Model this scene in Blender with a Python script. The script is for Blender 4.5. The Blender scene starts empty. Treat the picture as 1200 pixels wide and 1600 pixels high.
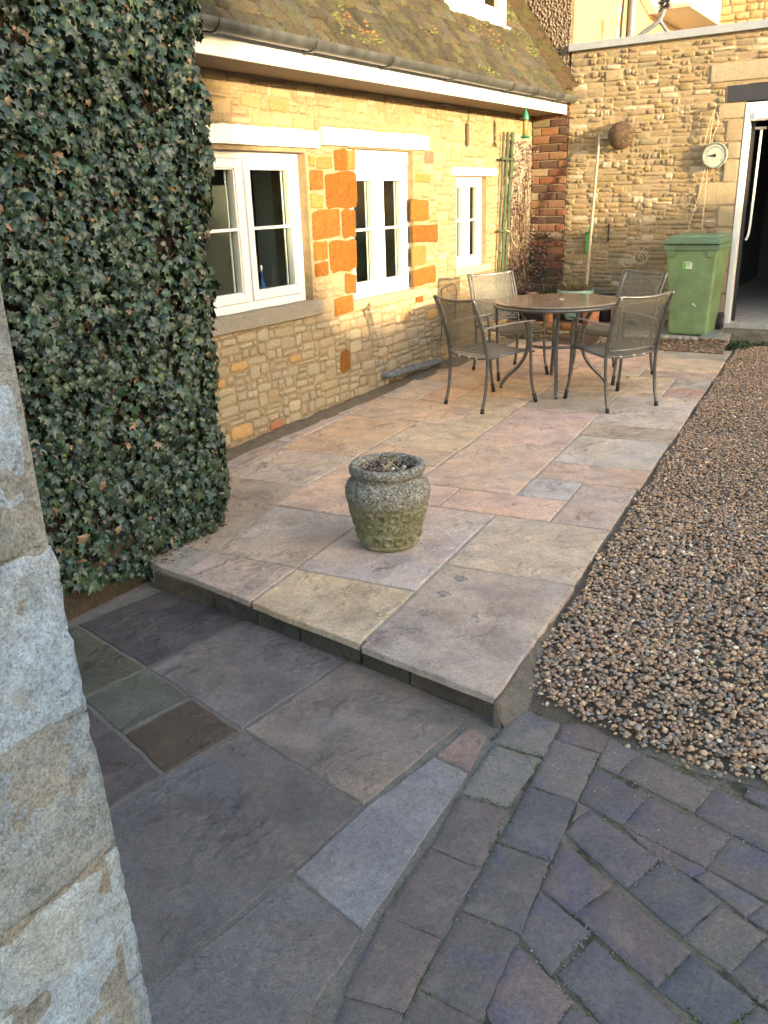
import bpy, bmesh, math, random
import numpy as np
from mathutils import Vector, Matrix, noise
R = math.radians
rnd = random.Random(7)
npr = np.random.RandomState(11)
SC = bpy.context.scene
COL = SC.collection

# ------------------------------------------------------------------ camera, sky, sun, exposure
cam = bpy.data.cameras.new('camera')
cam.sensor_fit = 'HORIZONTAL'; cam.sensor_width = 36.0; cam.lens = 36.0 * 1322 / 1200
cam.clip_start = 0.05; cam.clip_end = 400
camo = bpy.data.objects.new('camera', cam); COL.objects.link(camo)
rx, ux, wx = Vector((.84699, .53064, -.03221)), Vector((-.15866, .31015, .93735)), Vector((-.50738, .78882, -.34689))
M = Matrix((rx, ux, -wx)).transposed().to_4x4(); M.translation = Vector((0, 0, 1.5))
camo.matrix_world = M
SC.camera = camo

SUN = Vector((1.0, -.27, .135)).normalized()          # towards the sun
elev = math.asin(SUN.z); azim = math.atan2(SUN.x, SUN.y)
w = bpy.data.worlds.new('World'); SC.world = w; w.use_nodes = True
wn = w.node_tree.nodes; wl = w.node_tree.links
sky = wn.new('ShaderNodeTexSky'); sky.sky_type = 'NISHITA'; sky.sun_disc = False
sky.sun_elevation = elev; sky.sun_rotation = azim; sky.air_density = 1.0; sky.dust_density = 2.5; sky.ozone_density = 1.0
bg = wn['Background']; bg.inputs['Strength'].default_value = 0.15
wl.new(sky.outputs[0], bg.inputs['Color'])
sl = bpy.data.lights.new('sun', 'SUN'); sl.energy = 2.0; sl.angle = R(0.9); sl.color = (1.0, .75, .43)
so = bpy.data.objects.new('sun', sl); COL.objects.link(so)
so.rotation_euler = (-SUN).to_track_quat('-Z', 'Y').to_euler(); so.location = (6, -3, 6)
SC.view_settings.view_transform = 'Standard'; SC.view_settings.look = 'None'
SC.view_settings.gamma = 1; SC.view_settings.use_curve_mapping = False
SC.view_settings.exposure = 2.80

# ------------------------------------------------------------------ materials
class NT:
    def __init__(s, name):
        s.m = bpy.data.materials.new(name); s.m.use_nodes = True
        s.t = s.m.node_tree; s.n = s.t.nodes; s.l = s.t.links
        s.b = s.n['Principled BSDF']
    def node(s, typ, **kw):
        n = s.n.new(typ)
        for k, v in kw.items():
            if k.startswith('i_'):
                k = k[2:]; k = int(k) if k.isdigit() else k
                n.inputs[k].default_value = v
            else: setattr(n, k, v)
        return n
    def link(s, a, b): s.l.new(a, b)
    def pos(s):
        return s.node('ShaderNodeNewGeometry').outputs['Position']
    def noise(s, scale, detail=4, rough=.6, dist=0, vec=None, out='Fac'):
        n = s.node('ShaderNodeTexNoise'); n.inputs['Scale'].default_value = scale; n.inputs['Detail'].default_value = detail
        n.inputs['Roughness'].default_value = rough; n.inputs['Distortion'].default_value = dist
        s.link(vec if vec is not None else s.pos(), n.inputs['Vector']); return n.outputs[out]
    def ramp(s, fac, stops):
        r = s.node('ShaderNodeValToRGB'); e = r.color_ramp.elements
        while len(e) < len(stops): e.new(.5)
        for i, (p, c) in enumerate(stops):
            e[i].position = p; e[i].color = (c, c, c, 1) if not isinstance(c, tuple) else (*c, 1)
        s.link(fac, r.inputs[0]); return r.outputs[0]
    def math(s, op, a, b=None):
        n = s.node('ShaderNodeMath', operation=op)
        for i, v in enumerate((a, b)):
            if v is None: continue
            if isinstance(v, (int, float)): n.inputs[i].default_value = v
            else: s.link(v, n.inputs[i])
        return n.outputs[0]
    def mix(s, fac, a, b, mode='MIX'):
        n = s.node('ShaderNodeMix', data_type='RGBA', blend_type=mode)
        for i, v in ((0, fac), (6, a), (7, b)):
            if isinstance(v, (int, float)): n.inputs[i].default_value = v
            elif isinstance(v, tuple): n.inputs[i].default_value = (*v, 1)
            else: s.link(v, n.inputs[i])
        return n.outputs[2]
    def bump(s, h, dist=.004, strength=1, prev=None):
        n = s.node('ShaderNodeBump'); n.inputs['Distance'].default_value = dist; n.inputs['Strength'].default_value = strength
        s.link(h, n.inputs['Height'])
        if prev is not None: s.link(prev, n.inputs['Normal'])
        return n.outputs[0]
    def done(s, col=None, rough=.8, normal=None, metal=0, spec=.4):
        if col is not None:
            if isinstance(col, tuple): s.b.inputs['Base Color'].default_value = (*col, 1)
            else: s.link(col, s.b.inputs['Base Color'])
        if isinstance(rough, (int, float)): s.b.inputs['Roughness'].default_value = rough
        else: s.link(rough, s.b.inputs['Roughness'])
        s.b.inputs['Metallic'].default_value = metal
        s.b.inputs['Specular IOR Level'].default_value = spec
        if normal is not None: s.link(normal, s.b.inputs['Normal'])
        return s.m
    def own(s, attr):
        if attr: return s.node('ShaderNodeAttribute', attribute_name='Col').outputs['Color']
        return s.node('ShaderNodeObjectInfo').outputs['Color']

def simple(name, col, rough=.5, metal=0, spec=.5, vary=.12, nscale=30, bumpd=0):
    t = NT(name)
    c = t.mix(vary, col, t.ramp(t.noise(nscale, 5), [(.3, (0, 0, 0)), (.7, (1, 1, 1))]), 'OVERLAY')
    nb = t.bump(t.noise(nscale * 4, 3), bumpd) if bumpd else None
    return t.done(c, rough, nb, metal, spec)

def stone_mat(name, attr=False, lichen=.3, dark=.25, scale=1.0, bd=.006, rough=.85, moss=0, tint=.45, grain=.8):
    t = NT(name)
    base = t.own(attr)
    n1 = t.noise(14 * scale, 6, .65); n2 = t.noise(60 * scale, 5, .7); n3 = t.noise(220 * scale, 3, .7)
    c = t.mix(t.ramp(n1, [(.35, 0), (.7, tint)]), base, t.mix(1.0, base, (1.3, 1.28, 1.25), 'MULTIPLY'))
    c = t.mix(1.0, c, t.ramp(n2, [(.25, 1 - dark), (.55, 1.0), (.8, 1.12)]), 'MULTIPLY')
    c = t.mix(1.0, c, t.ramp(n3, [(.3, grain), (.62, 1.08)]), 'MULTIPLY')
    l = t.ramp(t.noise(34 * scale, 6, .75), [(.58, 0), (.66, 1)])
    l2 = t.math('MULTIPLY', l, lichen)
    c = t.mix(l2, c, (.50, .49, .44))
    dk = t.ramp(t.noise(48 * scale, 6, .8, vec=t.pos()), [(.62, 0), (.7, dark * 1.6)])
    c = t.mix(dk, c, t.mix(1.0, base, (.25, .23, .22), 'MULTIPLY'))
    if moss:
        z = t.ramp(t.noise(9, 5, .6), [(.45, 0), (.62, moss)])
        c = t.mix(z, c, (.10, .12, .03))
    h = t.math('ADD', t.math('MULTIPLY', n1, 1.0), t.math('MULTIPLY', n2, .6))
    b = t.bump(h, bd); b = t.bump(n3, bd * .5, prev=b)
    return t.done(c, rough, b, spec=.25)

def slab_mat():
    t = NT('riven_sandstone')
    base = t.own(False)
    oi = t.node('ShaderNodeObjectInfo')
    off = t.node('ShaderNodeVectorMath', operation='SCALE'); cv = t.node('ShaderNodeCombineXYZ')
    t.link(oi.outputs['Random'], cv.inputs[0]); t.link(oi.outputs['Random'], cv.inputs[2])
    t.link(cv.outputs[0], off.inputs[0]); off.inputs['Scale'].default_value = 40
    p = t.node('ShaderNodeVectorMath', operation='ADD'); t.link(t.pos(), p.inputs[0]); t.link(off.outputs[0], p.inputs[1])
    P = p.outputs[0]
    big = t.noise(1.7, 4, .55, 1.2, P); mid = t.noise(6, 6, .62, .6, P); fin = t.noise(45, 5, .7, 0, P); gr = t.noise(190, 3, .8, 0, P)
    c = t.mix(t.ramp(big, [(.42, 0), (.66, .34)]), base, t.mix(1.0, base, (1.35, 1.12, .80), 'MULTIPLY'))
    c = t.mix(t.ramp(t.noise(2.3, 3, .5, .8, P), [(.52, 0), (.68, .5)]), c, t.mix(1.0, base, (.92, .98, 1.12), 'MULTIPLY'))
    c = t.mix(1.0, c, t.ramp(mid, [(.28, .72), (.5, 1.0), (.72, 1.16)]), 'MULTIPLY')
    c = t.mix(1.0, c, t.ramp(fin, [(.3, .80), (.62, 1.10)]), 'MULTIPLY')
    c = t.mix(1.0, c, t.ramp(gr, [(.32, .62), (.5, .98), (.66, 1.22)]), 'MULTIPLY')
    cl = t.noise(4.2, 3, .5, 1.5, P); c = t.mix(1.0, c, t.ramp(cl, [(.30, (.84, .82, .83)), (.48, (1, 1, 1)), (.66, (1.15, 1.13, 1.10))]), 'MULTIPLY')
    # cleft terraces, stretched a little along the bedding
    mp = t.node('ShaderNodeVectorRotate', rotation_type='Z_AXIS'); t.link(P, mp.inputs['Vector']); t.link(t.math('MULTIPLY', oi.outputs['Random'], 1.1), mp.inputs['Angle'])
    m2 = t.node('ShaderNodeMapping'); m2.inputs['Scale'].default_value = (1.25, .42, 1); t.link(mp.outputs[0], m2.inputs['Vector']); mp = m2
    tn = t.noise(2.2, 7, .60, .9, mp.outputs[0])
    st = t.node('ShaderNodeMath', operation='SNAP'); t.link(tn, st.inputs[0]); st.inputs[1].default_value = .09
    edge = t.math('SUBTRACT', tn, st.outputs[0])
    line = t.ramp(edge, [(0.0, .42), (.004, .55), (.008, 1.0)]); hl = t.ramp(edge, [(.006, 0), (.010, .30), (.020, 0)])  # cleft edges: dark line of dirt and painted shade, painted highlight beside it
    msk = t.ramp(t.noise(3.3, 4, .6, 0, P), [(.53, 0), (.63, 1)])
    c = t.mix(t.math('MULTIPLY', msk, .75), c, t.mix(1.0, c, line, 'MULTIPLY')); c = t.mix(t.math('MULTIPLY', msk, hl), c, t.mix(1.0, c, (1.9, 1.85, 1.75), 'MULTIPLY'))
    hh = t.math('ADD', t.math('MULTIPLY', st.outputs[0], t.math('MULTIPLY', msk, 1.2)), t.math('MULTIPLY', tn, .35))
    b = t.bump(hh, .030, .8)
    b = t.bump(mid, .0025, prev=b); b = t.bump(fin, .005, prev=b); b = t.bump(gr, .0035, prev=b)
    rg = t.ramp(mid, [(.3, .50), (.7, .72)])
    return t.done(c, rg, b, spec=.45)

def block_mat():
    t = NT('tumbled_block')
    base = t.own(False); oi = t.node('ShaderNodeObjectInfo')
    n1 = t.noise(9, 5, .6); n2 = t.noise(70, 5, .75); n3 = t.noise(330, 2, .7)
    c = t.mix(t.ramp(n1, [(.38, 0), (.62, .55)]), base, t.mix(1.0, base, (1.4, 1.25, 1.15), 'MULTIPLY'))
    c = t.mix(t.ramp(t.noise(7, 4, .6, 0, None), [(.52, 0), (.66, .6)]), c, (.13, .125, .185))
    c = t.mix(1.0, c, t.ramp(n2, [(.25, .62), (.7, 1.25)]), 'MULTIPLY'); c = t.mix(1.0, c, t.ramp(n3, [(.3, .7), (.65, 1.2)]), 'MULTIPLY')
    v = t.node('ShaderNodeTexVoronoi'); v.inputs['Scale'].default_value = 95; t.link(t.pos(), v.inputs['Vector'])
    sp = t.ramp(v.outputs['Distance'], [(.08, 1), (.14, 0)])
    keep = t.ramp(t.noise(40, 2), [(.6, 0), (.64, .8)])
    c = t.mix(t.math('MULTIPLY', sp, keep), c, (.55, .52, .47))
    sand = t.ramp(t.noise(11, 6, .7), [(.52, 0), (.75, .35)])
    c = t.mix(sand, c, (.38, .34, .28))
    b = t.bump(n1, .012); b = t.bump(n2, .006, prev=b); b = t.bump(n3, .003, prev=b)
    return t.done(c, t.ramp(n2, [(.3, .55), (.7, .8)]), b, spec=.3)

def mortar_mat(name, col, moss=0, bd=.006, speck=.3):
    t = NT(name)
    n1 = t.noise(18, 6, .7); n2 = t.noise(160, 4, .75); n3 = t.noise(420, 2, .8)
    c = t.mix(1.0, col, t.ramp(n1, [(.3, .7), (.7, 1.2)]), 'MULTIPLY')
    c = t.mix(1.0, c, t.ramp(n2, [(.3, 1 - speck), (.65, 1.15)]), 'MULTIPLY')
    if moss:
        c = t.mix(t.ramp(t.noise(7, 5, .65), [(.5, 0), (.6, moss)]), c, (.085, .10, .035))
        c = t.mix(t.ramp(t.noise(13, 5, .7), [(.52, 0), (.60, moss)]), c, (.02, .018, .014))
    b = t.bump(n1, bd * 1.5); b = t.bump(n2, bd * .6, prev=b); b = t.bump(n3, bd * .25, prev=b)
    return t.done(c, .9, b, spec=.2)

def leaf_mat(name, attr):
    t = NT(name); base = t.own(attr)
    n = t.noise(90, 3); c = t.mix(1.0, base, t.ramp(n, [(.3, .8), (.7, 1.2)]), 'MULTIPLY')
    t.b.inputs['Sheen Weight'].default_value = 0.0
    return t.done(c, t.ramp(t.noise(25, 2), [(.3, .24), (.7, .46)]), t.bump(n, .002), spec=.55)

MT = dict(
    house_stone=stone_mat('rubble_stone', lichen=.25, dark=.35, scale=1.3, bd=.007), house_stone_a=stone_mat('rubble_stone_small', True, lichen=.25, dark=.35, scale=1.3, bd=.007),
    garage_stone=stone_mat('coursed_stone', lichen=.30, dark=.35, scale=1.4, bd=.009), garage_stone_a=stone_mat('coursed_stone_small', True, lichen=.3, dark=.35, scale=1.4, bd=.009),
    pillar_=stone_mat('limestone_block', lichen=.75, dark=.32, scale=1.6, bd=.006, rough=.95, grain=.55),
    bed_stone=stone_mat('mossy_stone', lichen=.2, dark=.5, moss=.9, bd=.01),
    slate=stone_mat('stone_slate', lichen=.12, dark=.7, scale=1.2, bd=.010, moss=.30, tint=.3), slate_a=stone_mat('stone_slate_small', True, lichen=.12, dark=.7, scale=1.2, bd=.010, moss=.30, tint=.3),
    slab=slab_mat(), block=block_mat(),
    wall_mortar=mortar_mat('lime_mortar', (.36, .28, .17), bd=.010), grey_mortar=mortar_mat('grey_mortar', (.42, .335, .215), bd=.008),
    patio_mortar=mortar_mat('patio_mortar', (.47, .40, .32)), block_mortar=mortar_mat('block_joint', (.19, .165, .13), moss=.6),
    soil=mortar_mat('soil', (.17, .12, .08), bd=.02, speck=.5), concrete=mortar_mat('concrete', (.36, .34, .30)), dark_ground=mortar_mat('garden_ground', (.10, .09, .06), moss=.5, bd=.02),
    gravel_bed=mortar_mat('gravel_bed', (.27, .22, .165), bd=.02, speck=.6),
    render=mortar_mat('ochre_render', (.36, .26, .145), bd=.003, speck=.08), grey_render=mortar_mat('old_grey_render', (.30, .27, .22), bd=.01),
    lead=simple('painted_steel', (.33, .36, .40), .55, nscale=14), upvc=simple('white_plastic', (.80, .80, .79), .35, vary=.04), white_paint=simple('white_paint', (.82, .82, .80), .6, vary=.06, bumpd=.004),
    gutter=simple('grey_plastic', (.055, .060, .062), .38, vary=.5, nscale=9), steel_dark=simple('dark_steel', (.035, .037, .045), .6, nscale=20),
    chair=simple('anthracite_metal', (.13, .13, .13), .38, metal=.55, vary=.2), alu=simple('aluminium', (.5, .5, .48), .35, metal=.8), cap=simple('black_rubber', (.02, .02, .02), .6),
    bin=simple('green_plastic', (.165, .255, .12), .5, vary=.3, nscale=5), bin_lid=simple('green_lid_plastic', (.13, .215, .13), .55, vary=.2, nscale=9),
    green=simple('bright_green_plastic', (.04, .30, .08), .45), feeder=simple('feeder_green', (.02, .16, .10), .4), seed=simple('seed', (.42, .30, .13), .6, vary=.8, nscale=120),
    trellis=simple('green_wood', (.045, .075, .04), .65, vary=.5, nscale=25), wood=simple('grey_wood', (.34, .29, .23), .75, vary=.3), twine=simple('twine', (.55, .47, .33), .9),
    pot_black=simple('black_pot', (.02, .022, .024), .45), pot_pink=simple('pink_pot', (.42, .24, .20), .6), pot_teal=simple('teal_glaze', (.30, .46, .40), .3), terracotta=simple('terracotta', (.42, .19, .10), .75, vary=.3, nscale=30, bumpd=.004),
    brick=None, stem=simple('dry_stem', (.10, .065, .04), .85, vary=.4, nscale=50), straw=simple('straw', (.45, .36, .20), .8), leaf=leaf_mat('ivy_leaf', False), leaf_a=leaf_mat('ivy_leaf_mass', True),
    ivy_dark=mortar_mat('ivy_stems', (.055, .035, .022), bd=.03), room=simple('interior_wall', (.10, .10, .10), .9), room_dark=simple('interior_dark', (.10, .105, .12), .9), wood_dark=simple('dark_wood', (.08, .04, .02), .5),
    blue=simple('blue_glass', (.02, .07, .2), .2), plant=simple('house_plant', (.10, .2, .05), .45), pipe=simple('grey_pipe', (.16, .18, .20), .45, vary=.2), grate=simple('drain_plate', (.22, .25, .25), .55),
    clock_rim=simple('verdigris_rim', (.22, .26, .22), .5, vary=.4, nscale=40), clock_face=simple('clock_face', (.50, .52, .42), .5, vary=.2), black=simple('black', (.015, .015, .015), .5),
    sticker_g=simple('sticker_green', (.12, .45, .05), .5), sticker_w=simple('sticker_white', (.75, .77, .74), .5), shade_building=mortar_mat('far_wall', (.38, .30, .20)), tile=simple('roof_tile', (.12, .07, .05), .8),
    grass=simple('weed', (.05, .085, .025), .6),
)
def pillar_mat(name, joint=False):
    t = NT(name); base = t.own(False)
    base = t.mix(1.0, base, (1.0, 1.07, 1.16), 'MULTIPLY')
    if joint: base = t.mix(0.0, (.50, .46, .39), (.5, .46, .39))
    a = t.noise(5, 5, .6); b_ = t.noise(16, 6, .7, .4); g = t.noise(95, 5, .75); f = t.noise(260, 4, .8); s = t.noise(38, 6, .8)
    c = t.mix(t.ramp(a, [(.40, 0), (.60, .75)]), base, t.mix(1.0, base, (.86, .97, 1.12), 'MULTIPLY'))
    c = t.mix(t.ramp(t.noise(4, 4, .6, .5), [(.56, 0), (.68, .5)]), c, t.mix(1.0, base, (1.0, .88, .70), 'MULTIPLY'))
    c = t.mix(1.0, c, t.ramp(b_, [(.3, .68), (.55, 1.02), (.75, 1.15)]), 'MULTIPLY')
    c = t.mix(1.0, c, t.ramp(g, [(.32, .62), (.5, 1.0), (.7, 1.2)]), 'MULTIPLY')
    c = t.mix(1.0, c, t.ramp(f, [(.36, .62), (.5, 1.0), (.64, 1.28)]), 'MULTIPLY')
    c = t.mix(t.ramp(s, [(.56, 0), (.63, .8)]), c, (.62, .62, .58))
    c = t.mix(t.ramp(t.noise(52, 6, .8), [(.60, 0), (.68, .75)]), c, (.13, .11, .09))
    n = t.bump(b_, .010); n = t.bump(s, .006, prev=n); n = t.bump(g, .005, prev=n); n = t.bump(f, .003, prev=n)
    return t.done(c, .95, n, spec=.12)
MT['pillar'] = pillar_mat('limestone_face'); MT['pillar_joint'] = pillar_mat('limestone_joint', True)
MT['iron'] = stone_mat('ironstone', lichen=.10, dark=.45, scale=.8, bd=.012, tint=.9, grain=.6)
MT['brick'] = stone_mat('old_brick', lichen=.12, dark=.5, scale=1.4, bd=.006)

def pebble_mat():
    t = NT('pebble'); base = t.own(True); n = t.noise(160, 3, .6)
    c = t.mix(1.0, base, t.ramp(n, [(.3, .75), (.7, 1.2)]), 'MULTIPLY')
    return t.done(c, .55, t.bump(n, .002), spec=.45)
MT['pebble'] = pebble_mat()
def pebbledash():
    t = NT('pebbledash')
    v = t.node('ShaderNodeTexVoronoi'); v.inputs['Scale'].default_value = 42; t.link(t.pos(), v.inputs['Vector'])
    c = t.mix(t.ramp(t.noise(40, 3), [(.4, 0), (.6, 1)]), (.16, .12, .09), (.30, .24, .18))
    return t.done(c, .9, t.bump(v.outputs['Distance'], .035), spec=.2)
MT['pebbledash'] = pebbledash()
def glass_mat(name='window_glass', tint=(.9, .95, .93)):
    t = NT(name); n = t.n; n.remove(t.b)
    g = t.node('ShaderNodeBsdfGlossy'); g.inputs['Roughness'].default_value = .02
    tr = t.node('ShaderNodeBsdfTransparent'); tr.inputs['Color'].default_value = (*tint, 1)
    lw = t.node('ShaderNodeLayerWeight'); lw.inputs[0].default_value = .3; f_ = t.math('ADD', t.math('MULTIPLY', t.math('POWER', lw.outputs['Facing'], 3.0), .5), .07)
    mx = t.node('ShaderNodeMixShader'); t.link(f_, mx.inputs[0]); t.link(tr.outputs[0], mx.inputs[1]); t.link(g.outputs[0], mx.inputs[2])
    t.link(mx.outputs[0], n['Material Output'].inputs[0]); return t.m
MT['glass'] = glass_mat()
MT['tube_glass'] = glass_mat('feeder_tube', (.95, .9, .75))
def mesh_sheet():
    t = NT('woven_metal_mesh')
    ck = t.node('ShaderNodeTexCoord')
    t.done(t.mix(t.ramp(t.noise(40, 4), [(.35, 0), (.65, .6)]), (.13, .13, .12), (.19, .19, .14)), .5, metal=.25)
    tr = t.node('ShaderNodeBsdfTransparent'); mx = t.node('ShaderNodeMixShader'); mx.inputs[0].default_value = .36
    t.link(t.b.outputs[0], mx.inputs[1]); t.link(tr.outputs[0], mx.inputs[2]); t.link(mx.outputs[0], t.n['Material Output'].inputs[0])
    return t.m
MT['mesh'] = mesh_sheet()
def table_top():
    t = NT('bronze_glass_top')
    c = t.mix(t.ramp(t.noise(8, 6, .65), [(.4, 0), (.65, 1)]), (.15, .12, .09), (.20, .165, .125))
    c = t.mix(t.ramp(t.noise(90, 4, .7), [(.55, 0), (.7, .25)]), c, (.30, .26, .2))
    return t.done(c, t.ramp(t.noise(12, 4), [(.35, .08), (.7, .25)]), spec=.9)
MT['table_top'] = table_top()

# ------------------------------------------------------------------ object helpers
def tag(o, label=None, cat=None, group=None, kind=None):
    if label: o['label'] = label
    if cat: o['category'] = cat
    if group: o['group'] = group
    if kind: o['kind'] = kind
    return o
WL = {}
def thing(name, label, cat, loc=(0, 0, 0), group=None):
    o = bpy.data.objects.new(name, None); COL.objects.link(o); o.empty_display_size = .1
    o.location = loc; WL[o.name] = Vector(loc)
    return tag(o, label, cat, group)
def wloc(o):
    v = Vector((0, 0, 0))
    while o is not None: v += o.location; o = o.parent
    return v
def link(name, me, mat, parent=None, color=None):
    o = bpy.data.objects.new(name, me); COL.objects.link(o)
    if mat is not None and len(me.materials) == 0: me.materials.append(MT[mat] if isinstance(mat, str) else mat)
    if parent is not None: o.parent = parent
    if color is not None: o.color = (*color, 1)
    return o
def obj(name, bm, mat, parent=None, color=None, smooth=False, origin=None):
    """bmesh in world coordinates -> object; the origin is moved to its parent's place (or to `origin`)"""
    me = bpy.data.meshes.new(name)
    po = wloc(parent) if parent is not None else Vector((0, 0, 0))
    og = Vector(origin) if origin is not None else po
    bmesh.ops.translate(bm, verts=bm.verts, vec=-og)
    bm.to_mesh(me); bm.free()
    if smooth: me.polygons.foreach_set('use_smooth', [True] * len(me.polygons))
    o = link(name, me, mat, parent, color); o.location = og - po
    return o
def arrays(name, V, F, mat, parent=None, cols=None, smooth=False):
    """numpy verts + faces (all of one size) in world coordinates"""
    me = bpy.data.meshes.new(name)
    po = np.array(wloc(parent) if parent is not None else (0, 0, 0))
    V = np.asarray(V, dtype=np.float32) - po.astype(np.float32); F = np.asarray(F, dtype=np.int32); k = F.shape[1]
    me.vertices.add(len(V)); me.vertices.foreach_set('co', V.ravel())
    me.loops.add(F.size); me.loops.foreach_set('vertex_index', F.ravel())
    me.polygons.add(len(F)); me.polygons.foreach_set('loop_start', np.arange(0, F.size, k, dtype=np.int32))
    me.update(calc_edges=True)
    if smooth: me.polygons.foreach_set('use_smooth', np.ones(len(F), dtype=bool))
    if cols is not None:
        a = me.color_attributes.new('Col', 'FLOAT_COLOR', 'CORNER')
        c = np.repeat(np.c_[cols, np.ones(len(cols))].astype(np.float32), k, axis=0)
        a.data.foreach_set('color', c.ravel())
    return link(name, me, mat, parent)
def box(bm, x0, x1, y0, y1, z0, z1, bev=0, mat=None):
    r = bmesh.ops.create_cube(bm, size=1)
    vs = r['verts']
    for v in vs:
        v.co = Vector(((x0 + x1) / 2 + v.co.x * (x1 - x0), (y0 + y1) / 2 + v.co.y * (y1 - y0), (z0 + z1) / 2 + v.co.z * (z1 - z0)))
    if mat is not None:
        for v in vs: v.co = mat @ v.co
    if bev:
        es = list({e for v in vs for e in v.link_edges})
        bmesh.ops.bevel(bm, geom=es, offset=bev, segments=2, profile=.6, affect='EDGES')
    return bm
def B(*a, **k): return box(bmesh.new(), *a, **k)
def tube(bm, pts, r, seg=8, cap=True):
    pts = [Vector(p) for p in pts]; rs = r if isinstance(r, (list, tuple)) else [r] * len(pts)
    rings = []; up = None
    for i, p in enumerate(pts):
        d = (pts[min(i + 1, len(pts) - 1)] - pts[max(i - 1, 0)]).normalized()
        if up is None: up = Vector((0, 0, 1)) if abs(d.z) < .9 else Vector((1, 0, 0))
        a = d.cross(up).normalized(); b = a.cross(d).normalized(); up = b
        rings.append([bm.verts.new(p + rs[i] * (math.cos(t) * a + math.sin(t) * b)) for t in [2 * math.pi * k / seg for k in range(seg)]])
    for A_, B_ in zip(rings, rings[1:]):
        for k in range(seg): bm.faces.new((A_[k], A_[(k + 1) % seg], B_[(k + 1) % seg], B_[k]))
    if cap:
        bm.faces.new(rings[0][::-1]); bm.faces.new(rings[-1])
    return bm
def T(pts, r, seg=8, cap=True): return tube(bmesh.new(), pts, r, seg, cap)
def curve(pts, n=6):
    pts = [Vector(p) for p in pts]; P = [pts[0]] + pts + [pts[-1]]; out = []
    for i in range(1, len(P) - 2):
        p0, p1, p2, p3 = P[i - 1:i + 3]
        for k in range(n):
            t = k / n
            out.append(.5 * ((2 * p1) + (-p0 + p2) * t + (2 * p0 - 5 * p1 + 4 * p2 - p3) * t * t + (-p0 + 3 * p1 - 3 * p2 + p3) * t ** 3))
    out.append(pts[-1]); return out
def lathe(bm, prof, c=(0, 0, 0), seg=24, close=False):
    rings = []
    for r, z in prof:
        rings.append([bm.verts.new((c[0] + r * math.cos(2 * math.pi * k / seg), c[1] + r * math.sin(2 * math.pi * k / seg), c[2] + z)) for k in range(seg)])
    for A_, B_ in zip(rings, rings[1:]):
        for k in range(seg): bm.faces.new((A_[k], A_[(k + 1) % seg], B_[(k + 1) % seg], B_[k]))
    if prof[0][0] > 1e-4: bm.faces.new(rings[0][::-1])
    if prof[-1][0] > 1e-4: bm.faces.new(rings[-1])
    return bm
def L(prof, c=(0, 0, 0), seg=24): return lathe(bmesh.new(), prof, c, seg)

# ---- rough stones: normalised prototypes (u, v in -.5...5, n: 0 back, 1 face), shared between alike pieces
def proto_arrays(aspect, seed, nx=6, ny=4, rough=1.0, corner=.18):
    rr = random.Random(seed); V = []; F = []
    cx = corner / max(aspect, 1) * 1.0; cy = corner
    us = [-.5, -.5 + cx * .5, -.17, .17, .5 - cx * .5, .5][:nx]; vs = [-.5, -.5 + cy * .5, .5 - cy * .5, .5]
    for j, v in enumerate(vs):
        for i, u in enumerate(us):
            eu = i in (0, nx - 1); ev = j in (0, 3)
            uu, vv = u, v
            if eu and ev: uu *= 1 - cx * .45 * rr.random() - cx * .12; vv *= 1 - cy * .45 * rr.random() - cy * .12
            uu += rr.uniform(-.02, .02) / max(1, aspect * .6) * rough; vv += rr.uniform(-.06, .06) * rough
            n = .35 + rr.uniform(-.15, .12) if (eu or ev) else .9 + rr.uniform(-.32, .3) * rough
            V.append((uu, vv + (.10 * us[i] * random.Random(seed).uniform(-1, 1) if rough > .9 else 0), n))
    for j in range(3):
        for i in range(nx - 1):
            a = j * nx + i; F.append((a, a + 1, a + 1 + nx, a + nx))
    per = [i for i in range(nx)] + [j * nx + nx - 1 for j in range(1, 4)] + [3 * nx + i for i in range(nx - 2, -1, -1)] + [j * nx for j in (2, 1)]
    b0 = len(V)
    for p in per: V.append((V[p][0] * 1.0, V[p][1] * 1.0, -1.0))
    for k in range(len(per)):
        a, b = per[k], per[(k + 1) % len(per)]; c, d = b0 + k, b0 + (k + 1) % len(per)
        F.append((b, a, c, d))
    return np.array(V), np.array(F)
PROTO = {}
def protos(kind):
    if kind in PROTO: return PROTO[kind]
    out = []
    for ai, asp in enumerate((.7, 1.3, 2.2, 3.6)):
        for s in range(5):
            rough, corner = {'rubble': (1.0, .5), 'coursed': (1.1, .35), 'slate': (.6, .2), 'dressed': (.25, .1), 'brick': (.35, .12), 'iron': (.95, .20), 'block': (.35, .22)}[kind]
            V, F = proto_arrays(asp, 100 * ai + s + (7 if kind == 'coursed' else 0), rough=rough, corner=corner)
            me = bpy.data.meshes.new('stone_' + kind); me.from_pydata(V.tolist(), [], F.tolist()); me.update()
            me.polygons.foreach_set('use_smooth', [True] * len(me.polygons))
            out.append((asp, V, F, me))
    PROTO[kind] = out; return out
def pick(kind, asp):
    ps = protos(kind); best = min({p[0] for p in ps}, key=lambda a: abs(math.log(a / asp)))
    return rnd.choice([p for p in ps if p[0] == best])
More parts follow.
